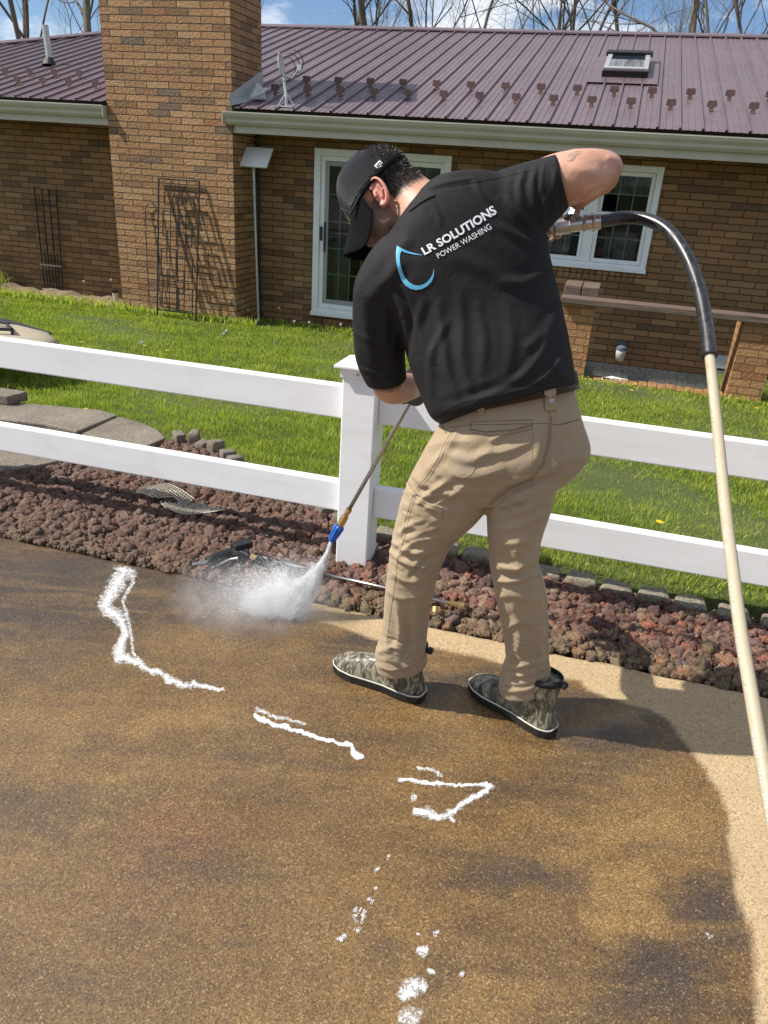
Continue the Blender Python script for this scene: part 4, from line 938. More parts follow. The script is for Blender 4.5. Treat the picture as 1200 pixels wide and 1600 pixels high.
def folds(me, fl, noise_amp=0.0, nsc=(8, 8, 8), seed=0, side=.25):
    """cloth folds: raised or sunk creases that follow measured lines on the side facing the drive"""
    V = vco(me); N = vno(me); P = px(V); view = CAMP-V; view /= np.linalg.norm(view, axis=1)[:, None]; face = np.clip(((N*view).sum(1)+.05)/side, 0, 1)
    d = np.zeros(len(V))
    for f in fl:
        pts, amp, wd = np.array(f[0], float), f[1], f[2]
        # smooth the line
        if len(pts) > 2:
            t = np.linspace(0, len(pts)-1, len(pts)*5); i = np.clip(t.astype(int), 0, len(pts)-2); u = (t-i)[:, None]
            p0 = pts[np.clip(i-1, 0, len(pts)-1)]; p1 = pts[i]; p2 = pts[i+1]; p3 = pts[np.clip(i+2, 0, len(pts)-1)]
            pts = .5*((2*p1)+(-p0+p2)*u+(2*p0-5*p1+4*p2-p3)*u*u+(-p0+3*p1-3*p2+p3)*u**3)
        wd = wd*WSC; best = np.full(len(V), 1e9); tt = np.zeros(len(V)); L_ = len(pts)-1
        for i in range(L_):
            a, b_ = pts[i], pts[i+1]; ab = b_-a; t = np.clip(((P-a)@ab)/(ab@ab+1e-9), 0, 1); dd = np.hypot(*(P-a-t[:, None]*ab).T)
            m_ = dd < best; best = np.where(m_, dd, best); tt = np.where(m_, (i+t)/L_, tt)
        env = np.clip(np.sin(math.pi*np.clip(tt, .0, 1))**.5, 0, 1)*.9+.1
        g = np.exp(-(best/wd)**SHP)-.45*np.exp(-((best-1.9*wd)/(1.1*wd))**2)
        d += amp*env*g
    if noise_amp:
        d2 = np.array([noise.noise(Vector((v[0]*nsc[0]+seed, v[1]*nsc[1], v[2]*nsc[2])))+.5*noise.noise(Vector((v[0]*nsc[0]*2.3+seed, v[1]*nsc[1]*2.3, v[2]*nsc[2]*2.3))) for v in V]); 
        setco(me, V+N*((d*face)+d2*noise_amp)[:, None])
    else: setco(me, V+N*(d*face)[:, None])
def bvh(me):
    V = [v.co.copy() for v in me.vertices]; return BVHTree.FromPolygons(V, [list(p.vertices) for p in me.polygons])
def hit(tree, x, y, off=.001):
    d = ray(x, y); d = d/np.linalg.norm(d); h = tree.ray_cast(Vector(CAMP), Vector(d), 6)
    if h[0] is None: return None
    nrm = h[1] if Vector(d).dot(h[1]) < 0 else -h[1]
    return np.array(h[0]+nrm*off)
def seam(tree, pts, r=.0011, off=.0003, step=3.0, dash=None):
    """thread laid on cloth along a measured line"""
    b = MB(); pts = np.array(pts, float); dens = []
    for a, c in zip(pts[:-1], pts[1:]):
        k = max(1, int(np.hypot(*(c-a))/step)); dens += [a+(c-a)*i/k for i in range(k)]
    dens.append(pts[-1]); run = []; sets = []
    for q in dens:
        h = hit(tree, *q, off)
        if h is None: 
            if len(run) > 1: sets.append(run)
            run = []
        else: run.append(h)
    if len(run) > 1: sets.append(run)
    for s_ in sets: b.tube(s_, r, 5)
    return b
man = empty('person', (.22, 1.85, 0), 0, 'man in black T-shirt, khaki trousers and black mesh cap, bent over his spray lance', 'person')
bpy.context.view_layer.update(); MI = man.matrix_world.inverted()
def mpart(name, me, mat, parent=None, sm=None):
    me.transform(MI); 
    if sm is not None: smooth(me, sm)
    return link(name, me, mat, parent or man)

# ---- cloth and skin
def cloth(name, cols, rough, weave=900, sheen=.2, wv=.25, spec=.25, bigs=5, moist=None):
    m = Mat(name, cols[0], rough, 0, spec); c = m.coord(); n = m.noise(c, bigs, 4, .6)
    m.set('Base Color', m.ramp(n, [(.3, cols[0]), (.7, cols[1])])); m.set('Sheen Weight', sheen); m.set('Sheen Roughness', .5)
    b = m.bump(m.noise(c, 14, 5, .6), .35, .012); b = m.bump(m.noise(c, 60, 3, .6), .12, .004, b); m.bump(m.voro(c, weave), wv, .0008, b); return m
ms = cloth('black_shirt_knit', [(.0155,.0145,.015), (.024,.0226,.023)], .72, 700, .0, .3, .16); M['shirt'] = ms.m
mk = cloth('khaki_canvas', [(.31,.234,.146), (.385,.295,.19)], .85, 900, .12, .2, .2); M['khaki'] = mk.m
M['khaki_dark'] = cloth('khaki_seam_thread', [(.165,.118,.068), (.205,.15,.09)], .9).m  # darker khaki thread for seams, stitching and pocket edges
M['khaki_lite'] = cloth('khaki_binding', [(.36,.265,.165), (.42,.31,.20)], .8).m
def skin_mat():
    m = Mat('skin', (.5, .27, .18), .48, 0, .4); c = m.coord(); n = m.noise(c, 12, 4, .6); n2 = m.noise(c, 220, 3)
    t = m.ramp(n, [(.3, (.47,.235,.155)), (.6, (.56,.315,.215)), (.8, (.60,.34,.24))]); m.set('Base Color', m.mix(.2, t, m.ramp(n2, [(.3, .6), (.6, 1.0)]), 'MULTIPLY'))
    m.set('Subsurface Weight', .12); m.set('Subsurface Radius', (.012, .005, .003)); m.set('Subsurface Scale', 1.0); b_ = m.bump(n2, .5, .0010); m.bump(m.noise(c, 60, 4, .6), .2, .003, b_); return m.m
M['skin'] = skin_mat()

# ---- head frame: centre between the ears, forward (down-left), up (to the crown), out (his left ear, towards the drive)
HC = SB(597, 318, 2.015)
hf = _X*(-.74)+_U*(-.63)+_F*.24; hf /= np.linalg.norm(hf)
hu = -_X*.60+_U*.78; hu = hu-hf*(hu@hf); hu /= np.linalg.norm(hu)
ho = np.cross(hf, hu); ho = ho if ho@_F < 0 else -ho; ho /= np.linalg.norm(ho)
hf = hf*KB; hu = hu*KB; ho = ho*KB
def Hd(f, u, o=0.0): return HC+hf*f+hu*u+ho*o
# ---- body: head, neck, trunk, arms and hands in one surface
b = MB()
b.ell(Hd(-.016, .050), hf*.103, ho*.079, hu*.086, 28, 18)         # cranium
b.ell(Hd(.040, -.020), hf*.058, ho*.060, hu*.085, 24, 16)          # face
b.ell(Hd(.050, -.072), hf*.040, ho*.042, hu*.030, 20, 12)          # chin and jaw
b.ell(Hd(.010, -.045, .040), hf*.048, ho*.018, hu*.034, 16, 10); b.ell(Hd(.010, -.045, -.040), hf*.048, ho*.018, hu*.034, 16, 10)
b.ell(Hd(.104, -.012), hf*.018, ho*.013, hu*.014, 12, 8); b.rings([[Hd(.090, .028)+ho*.008*math.cos(a)+hf*.008*math.sin(a) for a in np.linspace(0, 6.283, 13)[:-1]], [Hd(.102, -.008)+ho*.012*math.cos(a)+hf*.012*math.sin(a) for a in np.linspace(0, 6.283, 13)[:-1]]])
b.ell(Hd(.093, -.045), hf*.010, ho*.024, hu*.006, 12, 8); b.ell(Hd(.092, -.056), hf*.010, ho*.020, hu*.006, 12, 8)   # lips
b.ell(Hd(.070, .026, .0), hf*.014, ho*.045, hu*.010, 16, 8)         # brow
NK = SB(676, 352, 1.97)
def limb(b_, pts, rs, k=24): 
    P_ = [np.asarray(p) for p in pts]; n = len(P_); Q = []; R_ = []
    for i in range(n-1):
        p0, p1, p2, p3 = P_[max(i-1, 0)], P_[i], P_[i+1], P_[min(i+2, n-1)]
        for q in range(5):
            t = q/5; Q.append(.5*((2*p1)+(-p0+p2)*t+(2*p0-5*p1+4*p2-p3)*t*t+(-p0+3*p1-3*p2+p3)*t**3)); R_.append(KB*(rs[i]*(1-t)+rs[i+1]*t))
    Q.append(P_[-1]); R_.append(KB*rs[-1]); b_.tube(Q, R_, k)
limb(b, [Hd(-.045, .01), Hd(-.058, -.045), NK], [.068, .070, .088])
ringset(b, [((668,640),(880,600),2.05,.09),((640,540),(865,500),2.03,.09),((610,450),(835,400),2.00,.09),((620,395),(800,320),1.98,.08)])   # trunk under the shirt
# his left arm (viewer's left): upper arm, bent elbow, forearm going away to the lance
ELB_L = SB(606, 603, 2.14); WR_L = SB(660, 600, 2.335)
limb(b, [SB(600,440,2.0), SB(600,520,2.05), SB(606,585,2.12)], [.055, .052, .050])
limb(b, [SB(604,592,2.125), SB(611,604,2.17), SB(628,606,2.24), WR_L], [.048, .049, .046, .030])
# his right arm: upper arm raised to the side, forearm folded back under it
limb(b, [SB(800,320,1.95), SB(855,285,1.92), SB(900,276,1.90), SB(930,268,1.905), SB(950,263,1.91), SB(964,262,1.92)], [.060, .060, .0635, .054, .042, .022])
limb(b, [SB(938,268,1.93), SB(936,274,1.95), SB(916,288,2.00), SB(888,322,2.10)], [.048, .050, .048, .029])
# ---- hands
def hand(b_, W_, F_, Pn, curl, grip_r, side, fr=.0088):
    """wrist point, direction along the palm, palm normal (towards what is held); fingers close on a bar of radius grip_r"""
    F_ = F_/np.linalg.norm(F_); Pn = Pn-F_*(Pn@F_); Pn /= np.linalg.norm(Pn); Sd = np.cross(F_, Pn)*side
    def p(f, s, n_): return W_+F_*f+Sd*s+Pn*n_
    b_.rings([[p(f, w_*math.cos(a), t_*math.sin(a)+.002) for a in np.linspace(0, 2*math.pi, 21)[:-1]] for f, w_, t_ in ((-.012,.028,.022),(.01,.031,.018),(.045,.041,.017),(.080,.043,.014),(.094,.040,.011))])
    for i, (s_, L_) in enumerate(((.032,.068),(.0108,.076),(-.0108,.071),(-.031,.056))):
        base = p(.088-.004*abs(i-1.3), s_, 0); d = F_.copy(); pts = [p(.06, s_*.9, 0), base]; q = base.copy(); an = 0
        for seg, (l_, c_) in enumerate(((.45, curl[0]), (.30, curl[1]), (.25, curl[2]))):
            an += c_+.05*i; d = F_*math.cos(an)+Pn*math.sin(an); q = q+d*L_*l_; pts.append(q.copy())
        b_.tube(pts, [fr*1.05, fr*1.05, fr, fr*.92, fr*.72], 12)
    t0 = p(.018, .026, .006); t1 = p(.045, .047, .022); t2 = p(.068, .040, .046); t3 = p(.082, .022, .056); b_.tube([t0, t1, t2, t3], [.015, .0125, .011, .008], 12)
# right hand on the gun grip (bare), just past the shirt's edge
GR = SB(856, 352, 2.135)
hd_F = SB(852, 350, 2.20)-SB(888, 322, 2.10); hand(b, SB(886, 324, 2.105), hd_F, -_U*.8-_X*.1+_F*.0, (.9, 1.0, .7), .016, 1)
body_me = remesh(b, .0042, 5)
V = vco(body_me)
# bone bump at the right elbow
folds(body_me, [([(898,319),(922,303),(948,290)], -.006, 4), ([(948,244),(962,250),(970,262)], .0035, 7), ([(890,262),(920,268),(948,276)], .0022, 10), ([(925,236),(940,246),(946,262)], -.002, 6), ([(590,612),(606,620),(625,618)], -.002, 5)], .0008, (14, 14, 14), 5)
body = mpart('body', body_me, M['skin'])
b = MB()      # gloved left hand
hand(b, SB(652, 600, 2.32), SB(640, 622, 2.42)-SB(664, 592, 2.30), _U*.2-_X*.9+_F*.15, (.8, 1.0, .8), .012, -1, .0105)
b.rings([[SB(663, 592, 2.30)+_X*(.034*math.cos(a))+_U*(.036*math.sin(a)) for a in np.linspace(0, 6.283, 21)[:-1]], [SB(648, 606, 2.35)+_X*(.030*math.cos(a))+_U*(.034*math.sin(a)) for a in np.linspace(0, 6.283, 21)[:-1]]])
limb(b, [SB(650, 590, 2.29), SB(655, 606, 2.36), SB(649, 620, 2.42)], [.040, .043, .034])
gm = remesh(b, .0035, 3); mpart('glove', gm, simple('black_nitrile_glove', (.008,.008,.010), .6, 0, 40, .2, .25, 90))
# ear
b = MB()
ec = Hd(-.012, .0, .073); eu = hu*.95+hf*(-.25)-ho*.0; eu /= np.linalg.norm(eu); ef = hf-eu*(hf@eu); ef /= np.linalg.norm(ef); eo = ho
rim = []
for k in range(22):
    a = -2.2+k*(4.9/21); r1 = .033; rim.append(ec+eu*(r1*math.sin(a)*1.0*(1.0 if math.sin(a) > 0 else .95))+ef*(-.017*math.cos(a))*1.0+eo*(.014+.006*math.cos(a)))
b.tube(rim, [.0045+.0012*math.sin(k*.3) for k in range(22)], 8)
b.ell(ec+eu*.001+eo*.004, ef*.016, eu*.030, eo*.007, 18, 10); b.ell(ec-eu*.028+ef*.004+eo*.008, ef*.008, eu*.010, eo*.005, 12, 8)
b.tube([ec+eu*.018-ef*.004+eo*.012, ec+eu*.0-ef*.008+eo*.014, ec-eu*.016-ef*.002+eo*.012], .0035, 8)
b.tube([ec+eu*.006+ef*.010+eo*.012, ec-eu*.008+ef*.011+eo*.014], .0045, 8)
em = remesh(b, .0018, 3); esk = simple('ear_skin', (.60,.27,.20), .45, 0, 60, .1); esk.node_tree.nodes['Principled BSDF'].inputs['Subsurface Weight'].default_value = .25; esk.node_tree.nodes['Principled BSDF'].inputs['Subsurface Radius'].default_value = (.02, .006, .004); mpart('ear', em, esk)
# ---- hair: short dark clipped hair behind the ear and over the nape, short beard along the jaw
bt = BVHTree.FromPolygons([v.co+Vector((.22, 1.85, 0)) for v in body_me.vertices], [list(p.vertices) for p in body_me.polygons])
def on_head(o_pt, target):
    d = (target-o_pt); d = d/np.linalg.norm(d); h = bt.ray_cast(Vector(o_pt), Vector(d), 1.0); return (np.array(h[0]), np.array(h[1])) if h[0] is not None else (None, None)
hv, hfaces, hh = [], [], []
def hairs(N, fn, ln, rad, curlr=.4):
    global hv, hfaces
    rg = np.random.default_rng(5); cnt = 0
    for _ in range(N):
        d = rg.normal(size=3); d /= np.linalg.norm(d)
        c0 = Hd(0, .03); p0 = c0+d*.35; p, nn = on_head(p0, c0)
        if p is None: continue
        q = p-HC; f, u, o_ = q@hf/KB**2, q@hu/KB**2, q@ho/KB**2; wgt = fn(f, u, o_)
        if wgt <= rg.uniform(): continue
        nn = nn if nn@d > 0 else -nn; g = (-hu*.5-hf*.35); t = nn*.8+g*.5+rg.normal(size=3)*curlr; t /= np.linalg.norm(t); s_ = np.cross(t, rg.normal(size=3)); s_ /= np.linalg.norm(s_)
        l_ = ln*rg.uniform(.6, 1.3); k = len(hv); hv += [p-nn*.001-s_*rad, p-nn*.001+s_*rad, p+t*l_+g*l_*.3]; hfaces.append((k, k+1, k+2)); cnt += 1
    return cnt
def hairline(f, u, o_):
    # region behind the ear, above the nape
    side = abs(o_) > .03
    low = -.035-.30*max(0, f+.06)*0
    v = 1.0
    if f > .004: v = 0 if (u < .03) else 1     # temple under the cap
    if f > .035 and u < .05: v = 0
    if f <= .004:
        lim = -.048+(.045 if f > -.030 else 0)+(.02 if abs(o_) < .03 else 0)
        v = np.clip((u-lim)/.018, 0, 1)
    return v
hairs(52000, hairline, .0075, .00045, .5)
hm = bpy.data.meshes.new('hair'); hm.from_pydata([tuple(q) for q in hv], [], hfaces); hair_m = simple('black_brown_hair', (.021,.015,.011), .35, 0, 120, .5, spec=.6); hair = mpart('hair', hm, hair_m)
# dark scalp under the hair
V = vco(body_me)+V3(.22, 1.85, 0)-HC; F_, U_, O_ = V@hf/KB**2, V@hu/KB**2, V@ho/KB**2
isn = np.array([(hairline(f, u, o_) if (abs(f) < .14 and abs(o_) < .12 and u < .2 and u > -.08) else 0) for f, u, o_ in zip(F_, U_, O_)])
beard = np.array([1.0 if (-.010 < f < .115 and -.13 < u < .012-.55*abs(f-.0) and abs(o_) < .09) else 0 for f, u, o_ in zip(F_, U_, O_)])
elb = np.exp(-((vco(body_me)+V3(.22, 1.85, 0)-SB(962, 262, 1.92))**2).sum(1)/.05**2)
at2 = body_me.attributes.new('elbow', 'FLOAT', 'POINT'); at2.data.foreach_set('value', elb.astype(np.float32))
at = body_me.attributes.new('scalp', 'FLOAT', 'POINT'); at.data.foreach_set('value', np.maximum(isn, beard*.62).astype(np.float32))
sk = M['skin'].node_tree; bs = sk.nodes['Principled BSDF']; old = bs.inputs['Base Color'].links[0].from_socket
an_ = sk.nodes.new('ShaderNodeAttribute'); an_.attribute_name = 'scalp'; mxn = sk.nodes.new('ShaderNodeMix'); mxn.data_type = 'RGBA'; sk.links.new(an_.outputs['Fac'], mxn.inputs[0]); an2 = sk.nodes.new('ShaderNodeAttribute'); an2.attribute_name = 'elbow'; mx2 = sk.nodes.new('ShaderNodeMix'); mx2.data_type = 'RGBA'; sk.links.new(an2.outputs['Fac'], mx2.inputs[0]); sk.links.new(old, mx2.inputs[6]); mx2.inputs[7].default_value = (.40, .185, .15, 1); sk.links.new(mx2.outputs[2], mxn.inputs[6]); mxn.inputs[7].default_value = (.055, .036, .027, 1); sk.links.new(mxn.outputs[2], bs.inputs['Base Color'])
hv, hfaces = [], []
hairs(9000, lambda f, u, o_: 1.0 if (-.008 < f < .11 and -.13 < u < .010-.55*abs(f) and abs(o_) < .09) else 0, .0045, .00035, .5)
hm = bpy.data.meshes.new('beard'); hm.from_pydata([tuple(q) for q in hv], [], hfaces); mpart('beard', hm, hair_m)
# ---- glasses under the brim
b = MB(); b.tube([Hd(-.010, .034, .078), Hd(.03, .030, .079), Hd(.075, .018, .070)], .0028, 8); b.build('temple_arm', M['black'], man, world=True)
b = MB(); rr = []
for k in range(9):
    a = -.9+k*1.8/8; c0 = Hd(.096-.045*(1-math.cos(a)), 0, .064*math.sin(a)); rr.append([c0+hu*(.030*math.cos(t))-hf*.0+hu*.012+hf*.002*math.sin(t) for t in np.linspace(0, 6.283, 13)[:-1]])
b.rings(rr); b.build('sunglasses', simple('dark_lens', (.01,.01,.012), .06, 0), man, sm=True, world=True)

# ---- cap
CB = .062                                                      # band height above the ears
def dome(grow, u0, top, k=44, m_=16, f0=-.014):
    rr = []
    for i in range(m_+1):
        t = i/m_; s_ = (1-t**2.6)**.5 if t < 1 else 0
        s_ = max(s_, .02); u = u0+(top-u0)*t
        rr.append([Hd(f0+(.105+grow)*s_*math.cos(a)*(1.0)+.010*t, u-.012*math.cos(a)*(1-t), (.086+grow)*s_*math.sin(a)) for a in np.linspace(0, 2*math.pi, k+1)[:-1]])
    return rr
rr = dome(-.002, .030, .140)
# the opening at the back is cut out of the dome, with a strap under it
b = MB(); k = 44; vs = [q for R_ in rr for q in R_]; fs = []
for i in range(len(rr)-1):
    for j in range(k):
        a = 2*math.pi*(j+.5)/k; back = abs(a-math.pi); 
        if 2 <= i < 8 and back < .50*(1-((i-2)/6.5)**2)**.5: continue
        fs.append((i*k+j, i*k+(j+1) % k, (i+1)*k+(j+1) % k, (i+1)*k+j))
vs.append(np.mean(rr[-1], 0)); c = len(vs)-1
for j in range(k): fs.append(((len(rr)-1)*k+j, (len(rr)-1)*k+(j+1) % k, c))
b.add(vs, fs)
def mesh_mat():
    m = Mat('black_trucker_mesh', (.014, .014, .018), .42, 0, .6); t = m.t; uv = m.coord('Object')
    w1 = m.node('ShaderNodeTexWave', {'Vector': uv, 'Scale': 60.0, 'Distortion': .0}, bands_direction='Z').outputs[0]
    w1 = m.attr('cu'); h = m.node('ShaderNodeMath', {0: m.node('ShaderNodeMath', {0: w1, 1: 1300.0}, operation='MULTIPLY').outputs[0]}, operation='SINE').outputs[0]
    h2 = m.node('ShaderNodeMath', {0: m.node('ShaderNodeMath', {0: m.attr('cv'), 1: 240.0}, operation='MULTIPLY').outputs[0]}, operation='SINE').outputs[0]
    hh_ = m.math('ADD', h, m.math('MULTIPLY', h2, .5)); m.set('Base Color', m.ramp(hh_, [(.2, (.003,.003,.004)), (.9, (.018,.0175,.022))])); m.bump(hh_, .7, .0015)
    return m.m
cap_me = b.mesh('cap', True); Vc = vco(cap_me)-HC
a1 = cap_me.attributes.new('cu', 'FLOAT', 'POINT'); a1.data.foreach_set('value', ((Vc@hu-.12*(Vc@hf))/KB**2).astype(np.float32)); a2 = cap_me.attributes.new('cv', 'FLOAT', 'POINT'); a2.data.foreach_set('value', (np.arctan2(Vc@ho, Vc@hf)).astype(np.float32))
cap = mpart('cap', cap_me, mesh_mat()); sl = cap.modifiers.new('u', 'SUBSURF'); sl.levels = 2; sl.render_levels = 2; so = cap.modifiers.new('s', 'SOLIDIFY'); so.thickness = .002
M['capcloth'] = cloth('black_cap_cloth', [(.005,.005,.007), (.008,.008,.010)], .8, 500, 0, .25, .08).m
b = MB(); b.rings([[Hd(-.014+(.1055+g_)*math.cos(a), u_-.012*math.cos(a), (.0875+g_)*math.sin(a)) for a in np.linspace(0, 2*math.pi, 45)[:-1]] for g_, u_ in ((-.002,.028),(.0,.027),(.001,.034),(.0,.043),(-.003,.044))], caps=False); b.build('sweatband', M['capcloth'], cap, sm=True, world=True)
# brim: a curved plate
b = MB(); top = []; bot = []
nu_, nv_ = 25, 9
for th_ in (0, .004):
    for i in range(nv_):
        r_ = i/(nv_-1)
        for j in range(nu_):
            s_ = -1+2*j/(nu_-1); a = s_*1.15; f = -.014+.105*math.cos(a); o_ = .087*math.sin(a); ext_ = .074*(1-abs(s_)**3.2)**.5*r_
            droop = -.078*abs(s_)**1.7*(1-abs(s_)**9)*r_-.048*r_
            (b.v).append(tuple(Hd(f+ext_, .030-.012*math.cos(a)+droop+th_, o_*(1+.04*r_))))
n_ = nu_*nv_
for i in range(nv_-1):
    for j in range(nu_-1):
        q = i*nu_+j; b.f.append((q, q+1, q+nu_+1, q+nu_)); b.f.append((n_+q, n_+q+nu_, n_+q+nu_+1, n_+q+1))
edge_ = [i*nu_ for i in range(nv_)]+[(nv_-1)*nu_+j for j in range(1, nu_)]+[i*nu_+nu_-1 for i in range(nv_-2, -1, -1)]
for p_, q in zip(edge_[:-1], edge_[1:]): b.f.append((p_, q, n_+q, n_+p_))
b.build('brim', M['capcloth'], cap, sm=True, world=True)
# strap tag on the side: small white square with a black mark
dgc = bpy.context.evaluated_depsgraph_get(); ce = cap.evaluated_get(dgc); cm_ = bpy.data.meshes.new_from_object(ce); ctree = BVHTree.FromPolygons([v.co+Vector((.22,1.85,0)) for v in cm_.vertices], [list(p.vertices) for p in cm_.polygons])
def patch(tree, poly, off, name, mat, parent, sub=6, thick=.0012, gridn=7):
    """thin patch lying on a surface inside a measured quad or polygon"""
    poly = np.array(poly, float); c = poly.mean(0); b = MB(); rings_ = []
    m_ = []
    for a, d in zip(poly, np.roll(poly, -1, 0)): m_ += [a+(d-a)*i/sub for i in range(sub)]
    m_ = np.array(m_); rr_ = []
    for s_ in np.linspace(0, 1, gridn)[1:]:
        R_ = [hit(tree, *(c+(q-c)*s_), off) for q in m_]
        if any(r is None for r in R_): R_ = [r if r is not None else rr_[-1][i] if rr_ else SB(*q, 2) for i, (r, q) in enumerate(zip(R_, m_))]
        rr_.append(R_)
    k_ = len(m_); vs = [q for R_ in rr_ for q in R_]; fs = []
    for i in range(len(rr_)-1):
        for j in range(k_): fs.append((i*k_+j, i*k_+(j+1) % k_, (i+1)*k_+(j+1) % k_, (i+1)*k_+j))
    cc = hit(tree, *c, off); vs.append(cc if cc is not None else np.mean(rr_[0], 0))
    for j in range(k_): fs.append((len(vs)-1, (j+1) % k_, j))
    b.add(vs, fs); o = b.build(name, mat, parent, sm=True, world=True, fix=False)
    if thick: s_ = o.modifiers.new('s', 'SOLIDIFY'); s_.thickness = thick; s_.offset = 0
    return o
M['print_white'] = simple('white_print', (.80,.80,.80), .55, 0, 0); M['print_blue'] = simple('sky_blue_print', (.13,.47,.72), .5, 0, 20, .08)
tgp = patch(ctree, [(585,260),(593,252),(602,259),(594,268)], .0025, 'tag', M['print_white'], cap, 3, .001, 3)
patch(ctree, [(587.2,260),(593,254.2),(599.8,259.2),(594,265.6)], .0034, 'tag_field', M['black'], tgp, 3, .0006, 3)
b = MB(); 
for q in ([(590,261),(592.5,257.5),(594,260),(596.5,257.8)], [(591.5,263),(594,262),(597,261)], [(593,256.5),(595,262)]): b.tube([hit(ctree, *p_, .0042) for p_ in q], .0006, 5)
b.build('tag_mark', M['print_white'], tgp, world=True)

# ---- T-shirt
b = MB()
ringset(b, [((690,662),(899,604),2.025,.125),((672,650),(898,598),2.025,.13),((655,612),(894,572),2.02,.135),((640,570),(887,530),2.01,.135),((625,520),(874,470),2.0,.13),((602,480),(860,415),1.985,.13),
            ((577,446),(848,362),1.97,.13),((576,414),(836,315),1.96,.125),((594,384),(803,283),1.95,.115),((622,352),(762,280),1.95,.105),((654,322),(714,292),1.955,.085)], 48, 2.3)
ringset(b, [((640,372),(655,420),1.96,.085),((600,372),(640,470),1.965,.09),((560,425),(642,460),1.985,.088),((551,470),(640,490),2.02,.082),((551,520),(634,528),2.06,.078),((556,565),(633,562),2.10,.072),((573,602),(635,590),2.13,.066)], 36, 2.1)
ringset(b, [((740,290),(770,400),1.955,.10),((780,270),(812,400),1.945,.10),((820,259),(838,376),1.93,.092),((846,252),(860,350),1.915,.082),((872,244),(888,322),1.90,.068)], 36, 2.1)
sm_ = remesh(b, .0048, 11, .6)
shirt_folds = [
    ([(684,470),(690,520),(700,580),(716,625)], .006, 8), ([(716,455),(722,510),(722,560),(735,610)], .005, 9), ([(745,470),(756,530),(752,590)], .0045, 9), ([(700,500),(672,560),(676,620)], .005, 7),
    ([(660,470),(655,510),(668,560)], .005, 7), ([(870,500),(840,560),(800,600),(740,628)], .006, 8), ([(885,545),(850,590),(790,615)], .005, 6), ([(880,470),(850,520),(820,545)], .005, 9),
    ([(860,420),(820,440),(780,440)], .006, 9), ([(848,385),(810,370),(780,350)], .006, 8), ([(842,365),(808,330),(790,305)], .005, 7), ([(857,300),(848,330),(850,352)], .006, 5), ([(838,262),(832,290),(838,330)], .006, 6),
    ([(820,264),(812,290),(815,320)], .005, 6), ([(868,262),(866,290),(868,330)], .004, 4), ([(850,258),(846,285),(850,330)], .0045, 4), ([(612,440),(640,490),(636,560)], -.010, 6), ([(566,470),(572,520),(584,575)], .004, 8),
    ([(600,480),(604,530),(612,580)], .005, 8), ([(625,490),(616,540),(622,585)], .005, 6), ([(672,318),(684,335),(690,352)], .004, 5), ([(640,300),(700,285),(742,278)], .004, 4), ([(640,400),(600,440),(575,470)], .005, 12),
    ([(740,280),(750,300),(770,318)], .005, 6), ([(870,560),(875,580),(888,590)], .004, 6), ([(690,630),(760,610),(840,598)], -.003, 8), ([(640,372),(620,400),(615,440)], .006, 12), ([(790,480),(800,530),(790,590)], .004, 10), ([(700,400),(760,420),(830,460)], .004, 14),
    ([(556,520),(585,534),(630,530)], .003, 6), ([(560,575),(595,585),(630,575)], .003, 4)]
shirt_folds = [(q[0], q[1]*.75, q[2]) for q in shirt_folds]
folds(sm_, shirt_folds, .0016, (7, 7, 4), 3)
st_tree = bvh(sm_); shirt = mpart('t_shirt', sm_, M['shirt'])
for nm, ln in (('sleeve_seam', [(553,444),(575,460),(598,478),(610,488)]), ('side_seam', [(654,562),(668,565),(684,569)]), ('sleeve_hem', [(572,590),(600,591),(633,578)]), ('sleeve_hem', [(866,250),(872,270),(878,295),(879,318)]),
               ('collar', [(640,330),(655,318),(668,310),(679,305)]), ('shirt_hem', [(688,645),(724,628),(780,616),(852,600),(893,588)]), ('shoulder_seam', [(700,292),(740,285),(790,276),(835,265)])):
    sb_ = seam(st_tree, ln, .0009 if nm != 'collar' else .0035, .0001)
    if sb_.v: sb_.build(nm, M['shirt'], shirt, world=True)
# lettering on the back
def letter(txt, p0, p1, cap_px, bold, name, bend=0.0):
    cu = bpy.data.curves.new('t', 'FONT'); cu.body = txt; cu.size = 1; cu.offset = bold; cu.resolution_u = 3; o = bpy.data.objects.new('t', cu); COL.objects.link(o)
    dg = bpy.context.evaluated_depsgraph_get(); me = bpy.data.meshes.new_from_object(o.evaluated_get(dg)); bpy.data.objects.remove(o)
    bm = bmesh.new(); bm.from_mesh(me); xs = [v.co.x for v in bm.verts]; x0, x1 = min(xs), max(xs); H_ = max(v.co.y for v in bm.verts)
    bmesh.ops.triangulate(bm, faces=bm.faces)
    for _ in range(3):
        es_ = [e_ for e_ in bm.edges if e_.calc_length() > .12]
        if es_: bmesh.ops.subdivide_edges(bm, edges=es_, cuts=1)
        bmesh.ops.triangulate(bm, faces=bm.faces)
    p0, p1 = np.array(p0, float), np.array(p1, float); d = p1-p0; Ln = np.hypot(*d); d /= Ln; nrm = np.array([d[1], -d[0]])
    for v in bm.verts:
        t = (v.co.x-x0)/(x1-x0); q = p0+d*t*Ln+nrm*(v.co.y/H_*cap_px*(1+.18*t)+bend*4*t*(1-t)); h = hit(st_tree, q[0], q[1], .0016)
        v.co = Vector(h) if h is not None else Vector(SB(q[0], q[1], 1.85))
    bm.to_mesh(me); bm.free(); me.transform(MI); me.materials.clear(); return link(name, me, M['print_white'], shirt)
letter('LR SOLUTIONS', (663.5, 398.5), (776.5, 333), 12.2, .028, 'lettering', -1.2)
letter('POWER WASHING', (685, 404), (768.5, 357.5), 8.0, .0, 'lettering', -.8)
outer = [(621,384),(619.3,392),(619,400),(619.8,411),(622.3,424),(626.6,436),(633,445.6),(641,450.8),(650,453),(659,451.5),(667.5,447),(674,440.5),(677.8,432),(678.2,421)]
